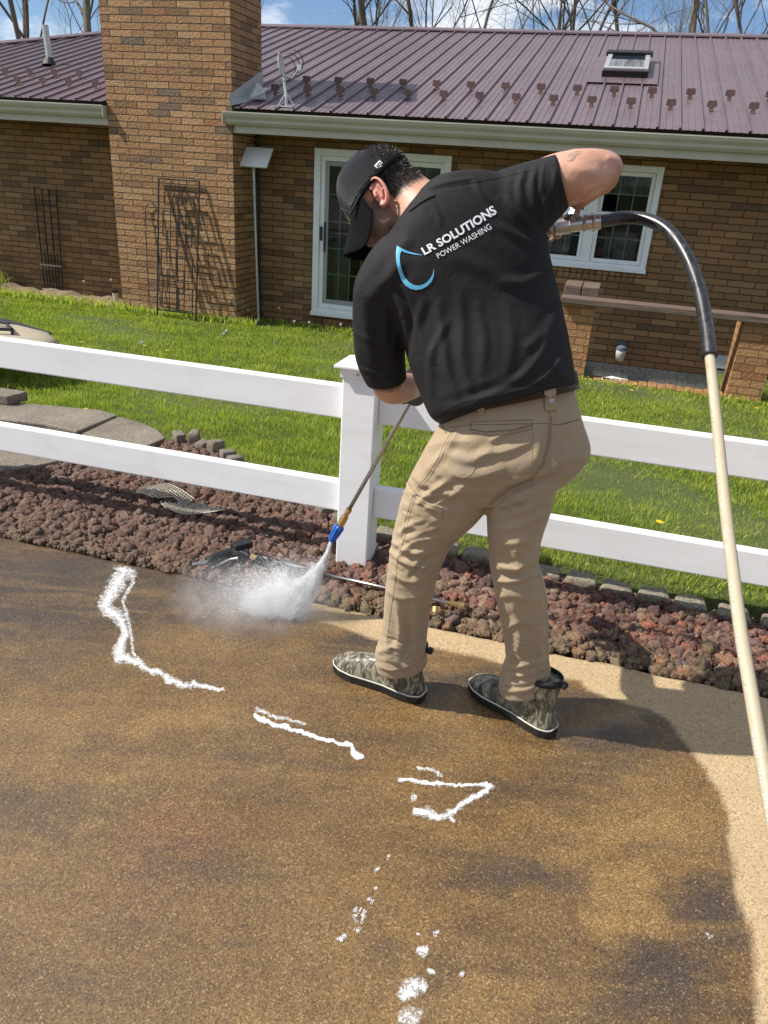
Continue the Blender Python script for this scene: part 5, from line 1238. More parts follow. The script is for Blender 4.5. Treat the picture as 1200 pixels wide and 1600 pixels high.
inner = [(628,391.5),(625.6,396),(624.6,402),(625.2,412),(628,423),(632.6,433),(639,440.5),(646.5,445),(654,446.2),(661.5,444.3),(668,440),(673,434),(676.2,427.5),(677.4,421)]
arm_u = [(621,384),(628,388.3),(636,392),(648,396),(661,398.9)]; arm_l = [(628,391.5),(631,394),(638,396),(649,398),(661,399.1)]
bm = bmesh.new()
def strip(o1, i1):
    def dn(p): 
        p = np.array(p, float); t = np.linspace(0, len(p)-1, (len(p)-1)*4+1); k_ = np.clip(t.astype(int), 0, len(p)-2); u = (t-k_)[:, None]; return p[k_]*(1-u)+p[k_+1]*u
    A_, B_ = dn(o1), dn(i1); rows = []
    for a, c in zip(A_, B_):
        r = []
        for w_ in (0, .5, 1): q = a*(1-w_)+c*w_; h = hit(st_tree, q[0], q[1], .0014); r.append(bm.verts.new(Vector(h) if h is not None else Vector(SB(q[0], q[1], 1.9))))
        rows.append(r)
    for r, q in zip(rows[:-1], rows[1:]):
        for j in (0, 1): bm.faces.new((r[j], r[j+1], q[j+1], q[j]))
strip(outer, inner); strip(arm_u, arm_l)
me = bpy.data.meshes.new('logo'); bm.to_mesh(me); bm.free(); me.transform(MI); link('logo', me, M['print_blue'], shirt)

# ---- trousers
b = MB()
ringset(b, [((694,640),(895,602),2.04,.105),((690,660),(898,618),2.045,.112),((672,690),(908,655),2.065,.128),((655,720),(921,700),2.085,.135),((640,750),(904,727),2.11,.122),((632,778),(874,756),2.13,.10)], 48, 2.2)
ringset(b, [((650,730),(800,720),2.11,.115),((632,765),(775,768),2.13,.11),((622,800),(750,803),2.15,.10),((613,838),(712,840),2.17,.09),((607,872),(690,880),2.19,.082),((602,918),(679,916),2.22,.075),((599,962),(672,956),2.26,.070),((594,996),(668,988),2.285,.068),((586,1022),(667,1014),2.31,.072),((588,1046),(668,1032),2.33,.07)], 36, 2.15)
ringset(b, [((770,715),(915,703),2.09,.112),((764,758),(876,746),2.09,.10),((761,800),(862,790),2.10,.095),((762,840),(846,834),2.11,.085),((765,880),(840,876),2.125,.078),((771,915),(851,908),2.14,.075),((778,950),(855,944),2.165,.07),((786,992),(857,992),2.195,.066),((790,1030),(858,1026),2.225,.066),((781,1060),(860,1048),2.245,.068),((781,1084),(861,1062),2.26,.068)], 36, 2.15)
tm_ = remesh(b, .0040, 9, .6)
tro_folds = [
    # left leg
    ([(640,765),(665,790),(690,800)], .005, 6), ([(634,745),(660,775),(700,770)], .006, 5), ([(650,790),(672,770),(700,752)], .007, 6), ([(672,792),(705,775),(735,750)], .004, 6), ([(612,846),(640,862),(668,862)], .007, 6),
    ([(608,860),(636,880),(672,886)], .007, 6), ([(612,895),(640,908),(670,900)], .007, 6), ([(620,870),(650,846),(690,840)], .006, 5), ([(625,850),(655,835),(690,822)], .006, 6), ([(603,920),(630,935),(668,925)], .005, 7), ([(640,905),(660,880),(690,865)], -.006, 5),
    ([(618,940),(625,980),(618,1020)], .005, 7), ([(650,930),(648,980),(655,1020)], .005, 7), ([(590,1020),(620,1010),(650,1022)], .006, 6), ([(592,1040),(620,1046),(655,1030)], .006, 5), ([(600,1005),(612,1030),(636,1042)], .006, 5), ([(632,960),(640,1000),(630,1030)], -.005, 6),
    ([(630,820),(655,825),(690,810)], .004, 6), ([(622,835),(640,820),(665,812)], .004, 5), ([(665,700),(700,690),(740,690)], .004, 9), ([(690,705),(735,720),(770,700)], .005, 9), ([(720,660),(700,700),(660,740)], .004, 7), ([(640,740),(690,770),(760,760)], .004, 10),
    # seat
    ([(765,690),(800,670),(820,660)], .006, 6), ([(745,712),(790,705),(830,690)], .005, 9), ([(770,785),(800,765),(850,750),(900,722)], -.011, 7), ([(764,800),(800,785),(850,775)], .006, 7), ([(860,650),(856,690),(845,735),(800,770)], -.006, 9), ([(700,740),(745,745),(790,730)], .005, 12), ([(880,650),(892,690),(890,720)], .006, 10),
    ([(790,640),(840,700),(800,745)], .004, 20), ([(770,805),(810,800),(855,780)], .005, 6), ([(764,822),(800,826),(850,806)], .004, 6),
    # right leg
    ([(766,880),(800,890),(840,870)], .006, 7), ([(768,905),(800,908),(848,892)], .006, 6), ([(770,865),(790,850),(835,848)], .004, 7), ([(775,935),(800,930),(848,940)], .004, 8), ([(790,985),(815,970),(850,990)], .005, 8), ([(800,940),(812,990),(808,1020)], .005, 8),
    ([(792,1045),(815,1040),(856,1030)], .006, 5), ([(786,1060),(815,1062),(858,1050)], -.006, 4), ([(784,1052),(795,1040),(800,1020)], .007, 5), ([(785,1078),(820,1078),(858,1060)], .005, 5), ([(840,1000),(846,1030),(830,1055)], .005, 6), ([(812,830),(806,870),(815,900)], .003, 9)]
SHP = 1.25; WSC = .75
folds(tm_, tro_folds, .0016, (9, 9, 6), 11)
# small sharp creases where the cloth bunches: knees, hems and hip folds
V = vco(tm_); N_v = vno(tm_); P_ = px(V); wk = np.zeros(len(V))
for cx, cy, rx, ry in ((640,870,60,45),(625,1020,50,40),(805,880,50,35),(822,1045,45,40),(668,765,55,30),(800,780,70,25),(850,960,30,40),(640,790,40,30)): wk = np.maximum(wk, np.exp(-((P_[:,0]-cx)/rx)**2-((P_[:,1]-cy)/ry)**2))
rd = np.array([(.5-abs(noise.noise(Vector((v[0]*13+v[2]*5, v[1]*13, v[2]*46+2.2*noise.noise(Vector(v*9)))))))*1.0+.4*(.5-abs(noise.noise(Vector((v[0]*30, v[1]*30, v[2]*90+5))))) for v in V])
setco(tm_, V+N_v*((rd-.45)*.0085*wk)[:, None])
tt_tree = bvh(tm_); tro = mpart('trousers', tm_, M['khaki'])
def tseam(nm, pts, mat='khaki_dark', r=.0009, off=.0): 
    q = seam(tt_tree, pts, r, off)
    if q.v: q.build(nm, M[mat], tro, world=True)
tseam('side_seam', [(714,668),(700,690),(690,715),(672,745),(652,768),(641,800),(632,840),(622,870),(619,900),(610,960),(605,1000)]); tseam('side_seam', [(710,668),(697,688),(686,714),(668,743),(648,767),(637,800),(627,840)])
tseam('centre_seam', [(858,620),(859,650),(856,690),(846,725),(825,750),(795,765),(764,790)]); tseam('centre_seam', [(862,650),(860,690),(849,727),(828,753)])
tseam('yoke_seam', [(700,668),(735,664),(832,662),(858,662)]); tseam('yoke_seam', [(862,664),(885,662),(905,655)])
tseam('pocket_opening', [(736,671),(760,675),(800,672),(832,664)], 'khaki_dark', .0018); tseam('pocket_stitch', [(735,660),(770,658),(832,656)]); tseam('pocket_stitch', [(737,676),(765,680),(800,678),(832,670)]); tseam('pocket_stitch', [(735,660),(735,674)]); tseam('pocket_stitch', [(832,656),(832,735),(805,748),(735,740),(730,700)], 'khaki_dark', .0005)
tseam('pocket_binding', [(635,752),(640,766),(655,780),(672,788),(692,793)], 'khaki_lite', .0030); tseam('pocket_stitch', [(690,790),(693,800),(690,812)])
tseam('pocket_opening', [(684,660),(690,664),(697,676)], 'khaki_dark', .0022); tseam('pocket_opening', [(872,664),(904,656)], 'khaki_dark', .0014); tseam('inseam', [(768,910),(775,950),(784,1000),(790,1040)], 'khaki_dark', .0007); tseam('outseam', [(840,890),(852,935),(855,990),(856,1040)], 'khaki_dark', .0007)
tseam('hem_stitch', [(786,1072),(820,1074),(858,1055)], 'khaki_dark', .0006); tseam('hem_stitch', [(592,1040),(620,1044),(664,1024)], 'khaki_dark', .0006)
cpts = [(723+20*math.cos(a), 727+19.5*math.sin(a)) for a in np.linspace(0, 6.283, 25)[:-1]]
patch(tt_tree, cpts, .0012, 'round_patch', cloth('patch_cloth', [(.33,.255,.175), (.36,.28,.195)], .9, 1200).m, tro, 1, 0, 6)
# belt, loops
b = MB(); beltr = []
for Lp, Rp, D, t in (((696,622),(896,580),2.04,.113),((693,650),(901,607),2.045,.118)):
    c0 = (SB(*Lp, D)+SB(*Rp, D))/2; beltr.append(ring(Lp, Rp, D, t, SB(790,560,2.03)-SB(800,640,2.05), 48, 2.2))
b.rings(beltr, caps=False); o = b.build('belt', simple('brown_leather', (.03,.010,.008), .42, 0, 30, .3, .3, 60), man, sm=True, world=True); s_ = o.modifiers.new('s', 'SOLIDIFY'); s_.thickness = .004; s_.offset = 1
def bvh_obj(o, off):
    dg = bpy.context.evaluated_depsgraph_get(); me = bpy.data.meshes.new_from_object(o.evaluated_get(dg)); return BVHTree.FromPolygons([v.co+Vector(off) for v in me.vertices], [list(p.vertices) for p in me.polygons])
bpy.context.view_layer.update(); btree = bvh_obj(o, (.22, 1.85, 0))
class Two:
    def __init__(s, *t): s.t = t
    def ray_cast(s, o, d, m):
        best = (None, None, None, None)
        for q in s.t:
            h = q.ray_cast(o, d, m)
            if h[0] is not None and (best[0] is None or h[3] < best[3]): best = h
        return best
both = Two(btree, tt_tree)
lp = patch(both, [(849,609),(867,606),(869,641),(851,643)], .003, 'belt_loop', M['khaki'], man, 5, .003, 4)
bg_ = patch(both, [(859.5+4.6*math.cos(a), 625+4.8*math.sin(a)) for a in np.linspace(0, 6.283, 15)[:-1]], .0055, 'badge', simple('grey_badge', (.42,.45,.50), .5, 0, 0), lp, 1, .001, 3)
b = MB(); b.tube([hit(both, 856.5+i*1.2, 625.5-abs(i-2.5)*.5, .0068) for i in range(6)], .0007, 5); b.build('badge_mark', M['print_white'], bg_, world=True)
patch(both, [(745,632),(756,631),(757,648),(746,648)], .003, 'belt_loop', M['khaki'], man, 4, .003, 4)
# tattoo outline on the right upper arm
b = MB()
for q in ([(887,246),(892,240),(900,237),(907,236),(905,241),(899,245),(896,250),(889,252),(886,250)], [(890,243),(897,243),(903,239)], [(892,249),(899,243)]):
    h = [hit(bt, *p_, .0002) for p_ in q]
    if all(x is not None for x in h): b.tube(h, .0007, 5)
tm2 = simple('faded_tattoo_ink', (.38,.235,.185), .55, 0, 0)
tt2 = patch(bt, [(888,243),(893,239),(900,237),(906,238),(904,242),(898,246),(894,251),(889,251)], .0003, 'tattoo', tm2, man, 2, 0, 4)
if b.v: b.build('tattoo_outline', simple('tattoo_line_ink', (.27,.18,.155), .6, 0, 0), tt2, world=True)

# ---- boots
def camo():
    m = Mat('bark_camo_rubber', (.2,.18,.13), .3, 0, .5); c = m.coord(scale=(26, 26, 9)); w1 = m.noise(c, 1.1, 6, .72, 1.6); w2 = m.noise(m.coord(scale=(60, 60, 14)), 1.2, 4, .6, 1.0)
    t = m.ramp(w1, [(.34, (.020,.018,.013)), (.44, (.085,.075,.048)), (.52, (.20,.18,.125)), (.62, (.33,.31,.235)), (.72, (.12,.11,.075))]); m.set('Base Color', m.mix(m.ramp(w2, [(.52, 0.0), (.58, .75)]), t, (.030,.026,.019)))
    m.set('Roughness', m.ramp(m.noise(m.coord(), 18, 3), [(.4, .18), (.6, .42)])); m.bump(m.noise(m.coord(), 45, 3), .25, .003); return m.m
M['camo'] = camo(); M['sole'] = simple('black_rubber_sole', (.012,.013,.013), .32, 0, 30, .3, .3, 120); M['welt'] = simple('cream_piping', (.50,.48,.40), .45, 0, 0); M['neo'] = simple('black_neoprene', (.012,.012,.013), .7, 0, 0)
def boot(toe, heel, lab):
    toe, heel = np.array(toe, float), np.array(heel, float); d = toe-heel; Ln = np.hypot(*d); d /= Ln; s_ = np.array([-d[1], d[0]]); s_ = s_ if s_@np.array([0, 1]) > 0 else -s_
    c = (toe+heel)/2+s_*.040; X3 = V3(d[0], d[1], 0); Y3 = V3(s_[0], s_[1], 0); k = Ln/.30; C0 = V3(c[0], c[1], 0)
    P = lambda x, y, z: C0+X3*x*k+Y3*y+V3(0, 0, z)
    outl = lambda x: {}.get(x, 0)
    xs = np.array([-.150,-.142,-.12,-.08,-.03,.02,.07,.11,.138,.149]); ws = np.array([.012,.026,.037,.039,.036,.041,.048,.044,.028,.010])
    tops = np.array([.060,.085,.10,.105,.105,.100,.082,.068,.055,.040])
    b_ = MB(); rr_ = []
    for x, w_, t_ in zip(np.interp(np.linspace(0, 1, 26), np.linspace(0, 1, 10), xs), np.interp(np.linspace(0, 1, 26), np.linspace(0, 1, 10), ws), np.interp(np.linspace(0, 1, 26), np.linspace(0, 1, 10), tops)):
        R_ = []
        for a in np.linspace(0, 2*math.pi, 29)[:-1]:
            ca, sa = math.cos(a), math.sin(a); y = w_*math.copysign(abs(ca)**.75, ca); z = .022+(t_-.022)*max(0, sa)**.85 if sa > 0 else .022+.004*sa
            R_.append(P(x, y*(1-.12*max(0, sa)), z))
        rr_.append(R_)
    b_.rings(rr_)
    sh = []
    for z, x0, x1, w_ in ((.05,-.145,.01,.037),(.09,-.142,.0,.036),(.115,-.140,-.012,.038),(.14,-.143,-.018,.042),(.165,-.148,-.020,.046),(.175,-.150,-.018,.048)):
        sh.append([P((x0+x1)/2+(x1-x0)/2*math.cos(a), w_*math.sin(a), z+.012*(-math.cos(a))*(z > .15)) for a in np.linspace(0, 2*math.pi, 29)[:-1]])
    b_.rings(sh); me_ = remesh(b_, .0045, 5); ct_ = bvh(me_); bo = mpart('boot', me_, M['camo'])
    # sole and piping
    oo = []; n_ = 60
    xi = np.linspace(0, 1, 31); X_ = np.interp(xi, np.linspace(0, 1, 10), xs); W_ = np.interp(xi, np.linspace(0, 1, 10), ws)
    loop = [(x, w_) for x, w_ in zip(X_, W_)]+[(x, -w_) for x, w_ in zip(X_[::-1], W_[::-1])]
    def grow(g_): return [(x*(1+g_*6), y+math.copysign(g_, y)) for x, y in loop]
    bs_ = MB(); bs_.rings([[P(x, y, z) for x, y in grow(g_)] for g_, z in ((.000, .001), (.004, .003), (.0055, .012), (.0050, .024), (.0035, .0285))]); bs_.build('sole', M['sole'], bo, world=True, sm=False)
    L3 = [P(x, y, .0295) for x, y in grow(.0038)]; bw = MB(); bw.tube(L3+[L3[0]], .0026, 6, caps=False); bw.build('piping', M['welt'], bo, world=True, sm=True)
    bc = MB(); bc.rings([[P(-.083+.066*math.cos(a), .0475*math.sin(a), z+.010*(-math.cos(a))) for a in np.linspace(0, 2*math.pi, 29)[:-1]] for z in (.168, .188)], caps=False); oc = bc.build('cuff', M['neo'], bo, world=True, sm=True); q = oc.modifiers.new('s', 'SOLIDIFY'); q.thickness = .005
    bl = MB(); bl.obox(P(-.158, 0, .188), X3*.008, Y3*.010, V3(0, 0, .008)); bl.build('pull_tab', M['neo'], bo, world=True, bev=.003)
    return bo
boot((-.142, 2.014), (.140, 1.868), 'left'); boot((.292, 1.965), (.512, 1.748), 'right')
# ================================================================ THE TOOLS
brass = simple('brass', (.60,.40,.16), .3, 1.0, 60, .2); 
gun = empty('pressure_lance', SB(850, 350, 2.13), 0, 'long steel spray lance with a brass coupling and blue nozzle held by the man', 'pressure washer lance'); bpy.context.view_layer.update()
A0 = SB(640, 630, 2.42); A1 = SB(545, 797, 2.585); dl_ = (A1-A0)/np.linalg.norm(A1-A0)
def at(t): return A1+dl_*t
GB = SB(838, 362, 2.16)
b = MB(); b.tube([GB, GB*.5+SB(740, 480, 2.27)*.5, SB(740, 480, 2.28), SB(690, 555, 2.36), A0, A1], .0068, 12); b.build('tube', M['steel'], gun, sm=True, world=True)
b = MB(); b.tube([at(-.004), at(.006)], .0115, 6); b.tube([at(.006), at(.028)], .009, 14); b.tube([at(.028), at(.040)], .0125, 14); b.tube([at(.040), at(.044)], .010, 14); b.tube([at(.044), at(.060)], .0130, 14); b.tube([at(.060), at(.075)], .010, 6); b.build('coupling', brass, gun, world=True)
b = MB(); n6 = 14; rr_ = []
for t, r_ in ((.068, .0155), (.074, .0185), (.080, .0190), (.112, .0160), (.132, .0135), (.135, .0115), (.135, .004)):
    u_ = np.cross(dl_, V3(0, 0, 1)); u_ /= np.linalg.norm(u_); v_ = np.cross(dl_, u_); rr_.append([at(t)+(r_*(1 if j % 2 else .88))*(math.cos(2*math.pi*j/20)*u_+math.sin(2*math.pi*j/20)*v_) for j in range(20)])
b.rings(rr_); b.build('nozzle', simple('blue_plastic_nozzle', (.010,.10,.42), .35, 0, 40, .15), gun, world=True)
# gun body, trigger and the steel swivel fitting running out to the hose
G1 = SB(826, 372, 2.16); G2 = SB(866, 357, 2.13)
b = MB(); b.tube([G1, G2], .020, 12); b.tube([SB(850,362,2.14), SB(846,395,2.16)], [.018, .014], 12); b.build('gun_body', M['black'], gun, sm=True, world=True)
F0, F1 = SB(846, 358, 2.09), SB(938, 345, 2.06); fd = (F1-F0); fl_ = np.linalg.norm(fd); fd /= fl_
def fp(t): return F0+fd*fl_*t
b = MB(); b.tube([fp(.0), fp(.10)], .0155, 6); b.tube([fp(.10), fp(.12)], .021, 20); b.tube([fp(.13), fp(.20)], .024, 20); b.tube([fp(.21), fp(.22)], .0185, 20); b.tube([fp(.23), fp(.50)], [.0205, .0205], 20); b.tube([fp(.47), fp(.50)], .024, 6); b.tube([fp(.50), fp(.70)], .019, 20)
b.tube([fp(.70), fp(.75)], .0225, 6); b.tube([fp(.75), fp(.86)], .0195, 20); b.tube([fp(.86), fp(.90)], .024, 8); b.tube([fp(.90), fp(1.0)], .021, 20)
b.build('swivel_fitting', M['steel'], gun, world=True, bev=.0012)
b = MB(); b.tube([fp(.56), fp(.50)+_U*.028, SB(890, 338, 2.06), SB(896, 330, 2.05), SB(905, 326, 2.045)], [.015, .016, .017, .016, .014], 14); b.tube([SB(898, 340, 2.05), SB(900, 333, 2.05)], .021, 8); b.build('elbow_fitting', M['steel'], gun, world=True, bev=.001)
# hose: black bend restrictor, then the beige hose coming towards the drive
hose = empty('pressure_hose', SB(1113, 560, 1.76), 0, 'beige pressure hose with a black sleeve arching from the man’s hand down the right edge', 'hose'); bpy.context.view_layer.update()
def spline(pts, m_=8):
    P_ = [np.asarray(p, float) for p in pts]; n = len(P_); Q = []
    for i in range(n-1):
        p0, p1, p2, p3 = P_[max(i-1, 0)], P_[i], P_[i+1], P_[min(i+2, n-1)]
        for q in range(m_):
            t = q/m_; Q.append(.5*((2*p1)+(-p0+p2)*t+(2*p0-5*p1+4*p2-p3)*t*t+(-p0+3*p1-3*p2+p3)*t**3))
    return Q+[P_[-1]]
bl = spline([SB(930,346,2.06), SB(950,344,2.06), SB(975,340,2.05), SB(1010,343,2.02), SB(1043,360,1.98), SB(1070,396,1.94), SB(1090,445,1.89), SB(1102,500,1.84), SB(1109,556,1.79)])
b = MB(); b.tube(bl, .0158, 20); b.tube([bl[-1]-(bl[-1]-bl[-2])*.2, bl[-1]+(bl[-1]-bl[-2])*.05], .0166, 20)
def sleeve_mat():
    m = Mat('black_hose_sleeve', (.018,.018,.019), .3, 0, .6); c = m.coord(); m.set('Roughness', m.ramp(m.noise(c, 30, 5), [(.35, .22), (.7, .5)])); m.set('Base Color', m.ramp(m.noise(c, 70, 4), [(.55, (.016,.016,.017)), (.75, (.07,.065,.06))])); m.bump(m.noise(c, 120, 3), .2, .001); return m.m
b.build('sleeve', sleeve_mat(), hose, sm=True, world=True)
be_ = spline([SB(1108,548,1.80), SB(1116,620,1.735), SB(1124,700,1.66), SB(1133,790,1.575), SB(1145,890,1.48), SB(1158,990,1.39), SB(1175,1090,1.31), SB(1200,1235,1.21), SB(1232,1400,1.12), SB(1290,1620,1.02), SB(1400,1900,.95), V3(1.05,.35,.10), V3(1.6,.1,.012), V3(2.8,.0,.012)])
def hose_mat():
    m = Mat('beige_hose_rubber', (.40,.335,.225), .5, 0, .4); c = m.coord(); m.set('Base Color', m.mix(m.ramp(m.noise(c, 25, 6, .7), [(.55, 0.0), (.75, .6)]), (.42,.355,.245), (.26,.20,.12))); m.bump(m.noise(c, 200, 3), .15, .0008); return m.m
b = MB(); b.tube(be_, .0108, 16); hz = b.build('hose', hose_mat(), hose, sm=True, world=True)
# worn white printing along the hose
b = MB(); rg = random.Random(4)
for i in range(4, 75):
    p, q = be_[i], be_[i+1]; d = q-p; L_ = np.linalg.norm(d); d /= L_; v_ = CAMP-p; v_ /= np.linalg.norm(v_); sd_ = np.cross(d, v_); sd_ /= np.linalg.norm(sd_); nn = np.cross(sd_, d); nn = nn if nn@v_ > 0 else -nn
    if sd_@_X > 0: sd_ = -sd_
    n_out = nn*.86+sd_*.52; n_out /= np.linalg.norm(n_out); t_dir = np.cross(n_out, d)
    if i % 17 > 13: continue
    for j in range(int(L_/.0055)):
        if rg.random() < .28: continue
        c0 = p+d*(j+.5)*.0055+n_out*.0109; b.obox(c0, d*rg.uniform(.0008, .0018), t_dir*rg.uniform(.0012, .0028), n_out*.0002)
tag(b.build('print', simple('worn_white_print', (.62,.60,.54), .6, 0, 0), hz, world=True), kind='stuff')
# second spray gun lying in the rocks
g2 = empty('spray_gun', HP(-1.2, 2.50, .02), HAZ, 'second black spray gun with a long lance lying in the lava rocks by the post', 'spray gun'); bpy.context.view_layer.update()
ZR = .045
def R2(x, y, z=ZR): return G(x, y, z)
b = MB(); a0, a1 = R2(328, 877), R2(384, 862); u_ = a1-a0; u_ /= np.linalg.norm(u_)
b.tube([R2(324,878)+V3(0,0,.0), R2(340,872), R2(362,866), R2(388,868)], [.020,.026,.029,.024], 14); b.obox(R2(378,862)+V3(0,0,.030), u_*.040, np.cross(V3(0,0,1), u_)*.022, V3(0,0,.014)); b.tube([R2(345,872), R2(352,884,.02), R2(362,892,.0)], [.018,.016,.015], 10); b.build('body', M['black'], g2, world=True, sm=False, bev=.003)
b = MB(); b.tube([R2(338,884,.03), R2(360,874,.045), R2(372,872,.055)], .005, 8); b.build('trigger', simple('grey_trigger', (.30,.30,.30), .4, 0, 0), g2, world=True)
b = MB(); b.tube([R2(300,882), R2(326,877)], .007, 8); b.tube([R2(312,880), R2(320,879)], .011, 6); b.build('inlet_fitting', M['steel'], g2, world=True)
b = MB(); b.tube([R2(392,870), R2(405,873)], .011, 8); b.build('coupling', brass, g2, world=True)
b = MB(); b.tube([R2(402,872), R2(480,890), R2(505,897)], .0155, 12); b.build('grip_sleeve', M['black'], g2, world=True, sm=True)
b = MB(); b.tube([R2(500,896), R2(600,918), R2(704,943)], .0065, 10); b.build('tube', M['steel'], g2, world=True, sm=True)
b = MB(); b.tube([R2(704,943), R2(722,947)], .012, 8); b.tube([R2(720,946), R2(726,948)], .015, 8); b.build('nozzle', brass, g2, world=True)
b = MB(); q = R2(682,950,.03); b.tube([q, q+V3(0,-.03,-.02)], .018, 10); b.tube([q+V3(0,-.03,-.02), q+V3(0,-.06,-.03)], .011, 8); o = b.build('brass_fitting', brass); tag(o, 'small brass hose fitting lying at the rock edge behind the left shin', 'hose fitting')
# perforated plastic strip lying on the rocks
def lath():
    m = Mat('weathered_plastic_mesh', (.55,.50,.40), .6); return m.m
lm = lath(); b = MB(); rows, cols_ = 9, 26
c_ = [R2(214,770,.05), R2(262,756,.055), R2(352,800,.05), R2(286,803,.04)]
def bil(u, v): 
    p = (c_[0]*(1-u)+c_[3]*u)*(1-v)+(c_[1]*(1-u)+c_[2]*u)*v; return p+V3(0, 0, .010*math.sin(u*7)+.008*math.sin(v*3+u*4))
for i in range(cols_):
    for j in range(rows):
        u, v = i/cols_, j/rows; du, dv = 1/cols_, 1/rows
        if rg.random() < .10 or (.38 < u < .52 and v < .45): continue
        p = [bil(u, v), bil(u+du, v), bil(u+du, v+dv), bil(u, v+dv)]
        for a, c in zip(p, p[1:]+p[:1]): b.tube([a, c], .0022, 4)
        pc = sum(p)/4; b.tube([p[0], p[0]+V3(0,0,.010)], [.0035, .002], 5)
o = b.build('plastic_mesh', lm, None); tag(o, 'torn pale perforated plastic mesh strip lying on the lava rocks', 'plastic mesh')

# ================================================================ FOAM, WATER AND SPRAY
def foam_mat():
    m = Mat('white_foam', (.80,.80,.78), .5, 0, .4); c = m.coord(); v = m.voro(c, 420); m.bump(v, .25, .0008); fa = m.attr('fa'); fc = m.attr('fc')
    n1 = m.math('SUBTRACT', m.noise(c, 55, 5, .65), .5); n2 = m.noise(c, 75, 3, .5, 1.6)
    core = m.ramp(m.math('ADD', m.math('ADD', fa, m.math('SUBTRACT', fc, 1.0)), m.math('MULTIPLY', n1, 1.5)), [(.42, 0.0), (.62, .95)])
    rid = m.math('ABSOLUTE', m.math('SUBTRACT', n2, .5)); line = m.math('MULTIPLY', m.ramp(rid, [(.018, .9), (.045, 0.0)]), m.ramp(m.math('ADD', fa, m.math('MULTIPLY', n1, 1.0)), [(.15, 0.0), (.4, 1.0)]))
    film = m.ramp(m.math('ADD', fa, m.math('MULTIPLY', n1, 1.2)), [(.05, 0.0), (.6, .26)])
    m.set('Alpha', m.math('MAXIMUM', core, m.math('MAXIMUM', line, film))); return m.m
fm = foam_mat(); FG = 'soap foam lines drying on the drive'
def foam(pts, label, seed=0, am=1.0, fc=1.0):
    """pts: (x, y, half width px) on the drive; a thin raised sheet with a ragged edge"""
    P_ = []; 
    for i in range(len(pts)-1):
        a, c = np.array(pts[i], float), np.array(pts[i+1], float); k = max(2, int(np.hypot(*(c-a)[:2])/2.5)); P_ += [a+(c-a)*j/k for j in range(k)]
    P_.append(np.array(pts[-1], float)); n_ = len(P_); V_, F_, A_ = [], [], []; K = 9
    for i, p in enumerate(P_):
        q0 = P_[max(i-1, 0)][:2]; q1 = P_[min(i+1, n_-1)][:2]; d = q1-q0; d /= np.hypot(*d)+1e-9; s_ = np.array([-d[1], d[0]])
        w_ = p[2]*(1.7 if fc < .8 else 1.2)*(1+.6*noise.noise(Vector((i*.21, seed, 0)))); off = 2.6*noise.noise(Vector((i*.17, seed, 5)))+2.6*noise.noise(Vector((i*.5, seed, 8)))
        for j in range(K):
            t = -1+2*j/(K-1); g = G(*(p[:2]+s_*(t*w_+off))); hgt = .0012+.0016*max(0, 1-t*t)**.6*min(1, p[2]/3); g[2] = hgt+.0003*noise.noise(Vector((i*.7, j*.9, seed))); V_.append(g)
            end = min(1, i/2, (n_-1-i)/2); A_.append(am*(1-abs(t)**1.1)*(.98+.5*noise.noise(Vector((i*.33, t*1.5, seed+20))))*end)
    idx = np.arange(n_*K).reshape(n_, K); fq = np.stack([idx[:-1, :-1], idx[:-1, 1:], idx[1:, 1:], idx[1:, :-1]], -1).reshape(-1, 4)
    o = npmesh('foam_streak', np.array(V_), fq, fm, None, sm=True, attr={'fa': np.array(A_), 'fc': np.full(len(A_), fc)}); tag(o, label, 'foam', FG); return o
foam([(196,884,10),(194,896,11),(186,906,10),(180,920,9),(168,935,9),(160,948,6),(172,955,8),(184,962,8),(190,975,6),(196,988,5),(192,1002,5),(186,1015,7),(184,1030,6),(200,1030,6),(216,1035,5),(226,1045,4),(250,1052,3.5),(268,1064,4.5),(285,1072,5),(300,1070,4),(325,1074,2.6),(353,1080,2)], 'longest wiggly foam line, running down from the rock edge at the left', 1, 1.0, .72)
foam([(204,892,3),(210,905,3),(200,925,2.5),(192,940,2.5),(198,960,3),(205,990,2.4),(208,1020,2),(222,1040,2)], 'thin faint foam trail just right of the longest foam line', 6, .6, .3)
foam([(395,1116,4),(410,1126,4.5),(440,1136,4.5),(470,1144,4),(500,1155,3.6),(530,1162,3.4),(548,1165,4),(553,1176,6),(562,1183,6),(570,1185,3)], 'smooth solid foam line with a hooked right end, left of the boots', 2, 1.05, 1.05)
foam([(398,1105,3),(420,1118,2.6),(450,1125,2),(480,1132,1.6)], 'short thin foam wisp lying above the hooked foam line', 3, .8, .5)
foam([(620,1217,3.5),(650,1222,4),(690,1226,3.4),(720,1228,3.2),(750,1226,3.4),(768,1230,6),(755,1240,5),(735,1248,5),(718,1262,5.5),(700,1274,6),(685,1278,6),(665,1270,9),(650,1268,7),(645,1262,3)], 'zigzag foam line in front of the right boot', 4, 1.0, .85)
foam([(648,1200,1.5),(670,1203,2),(685,1208,3),(692,1216,2.5)], 'small curl of thin foam above the zigzag foam line', 5, .8, .5)
foam([(640,1245,4),(652,1250,3)], 'small foam dab left of the zigzag foam line', 12, .9, .5)
foam([(700,1276,4),(708,1284,3.5),(712,1288,2)], 'short foam tail hanging below the zigzag foam line', 15)
foam([(626,1566,8),(636,1552,14),(645,1542,16),(655,1540,14),(668,1548,8)], 'largest foam blob near the bottom edge', 7, 1.0, .8)
foam([(620,1590,8),(640,1590,12),(655,1600,14)], 'foam patch cut by the bottom edge', 8, .8, .6)
foam([(650,1482,4),(660,1487,8),(670,1492,5)], 'middle foam blob above the largest one', 9, .9, .7)
foam([(650,1458,3),(656,1463,3)], 'tiny foam dab above the middle blob', 10)
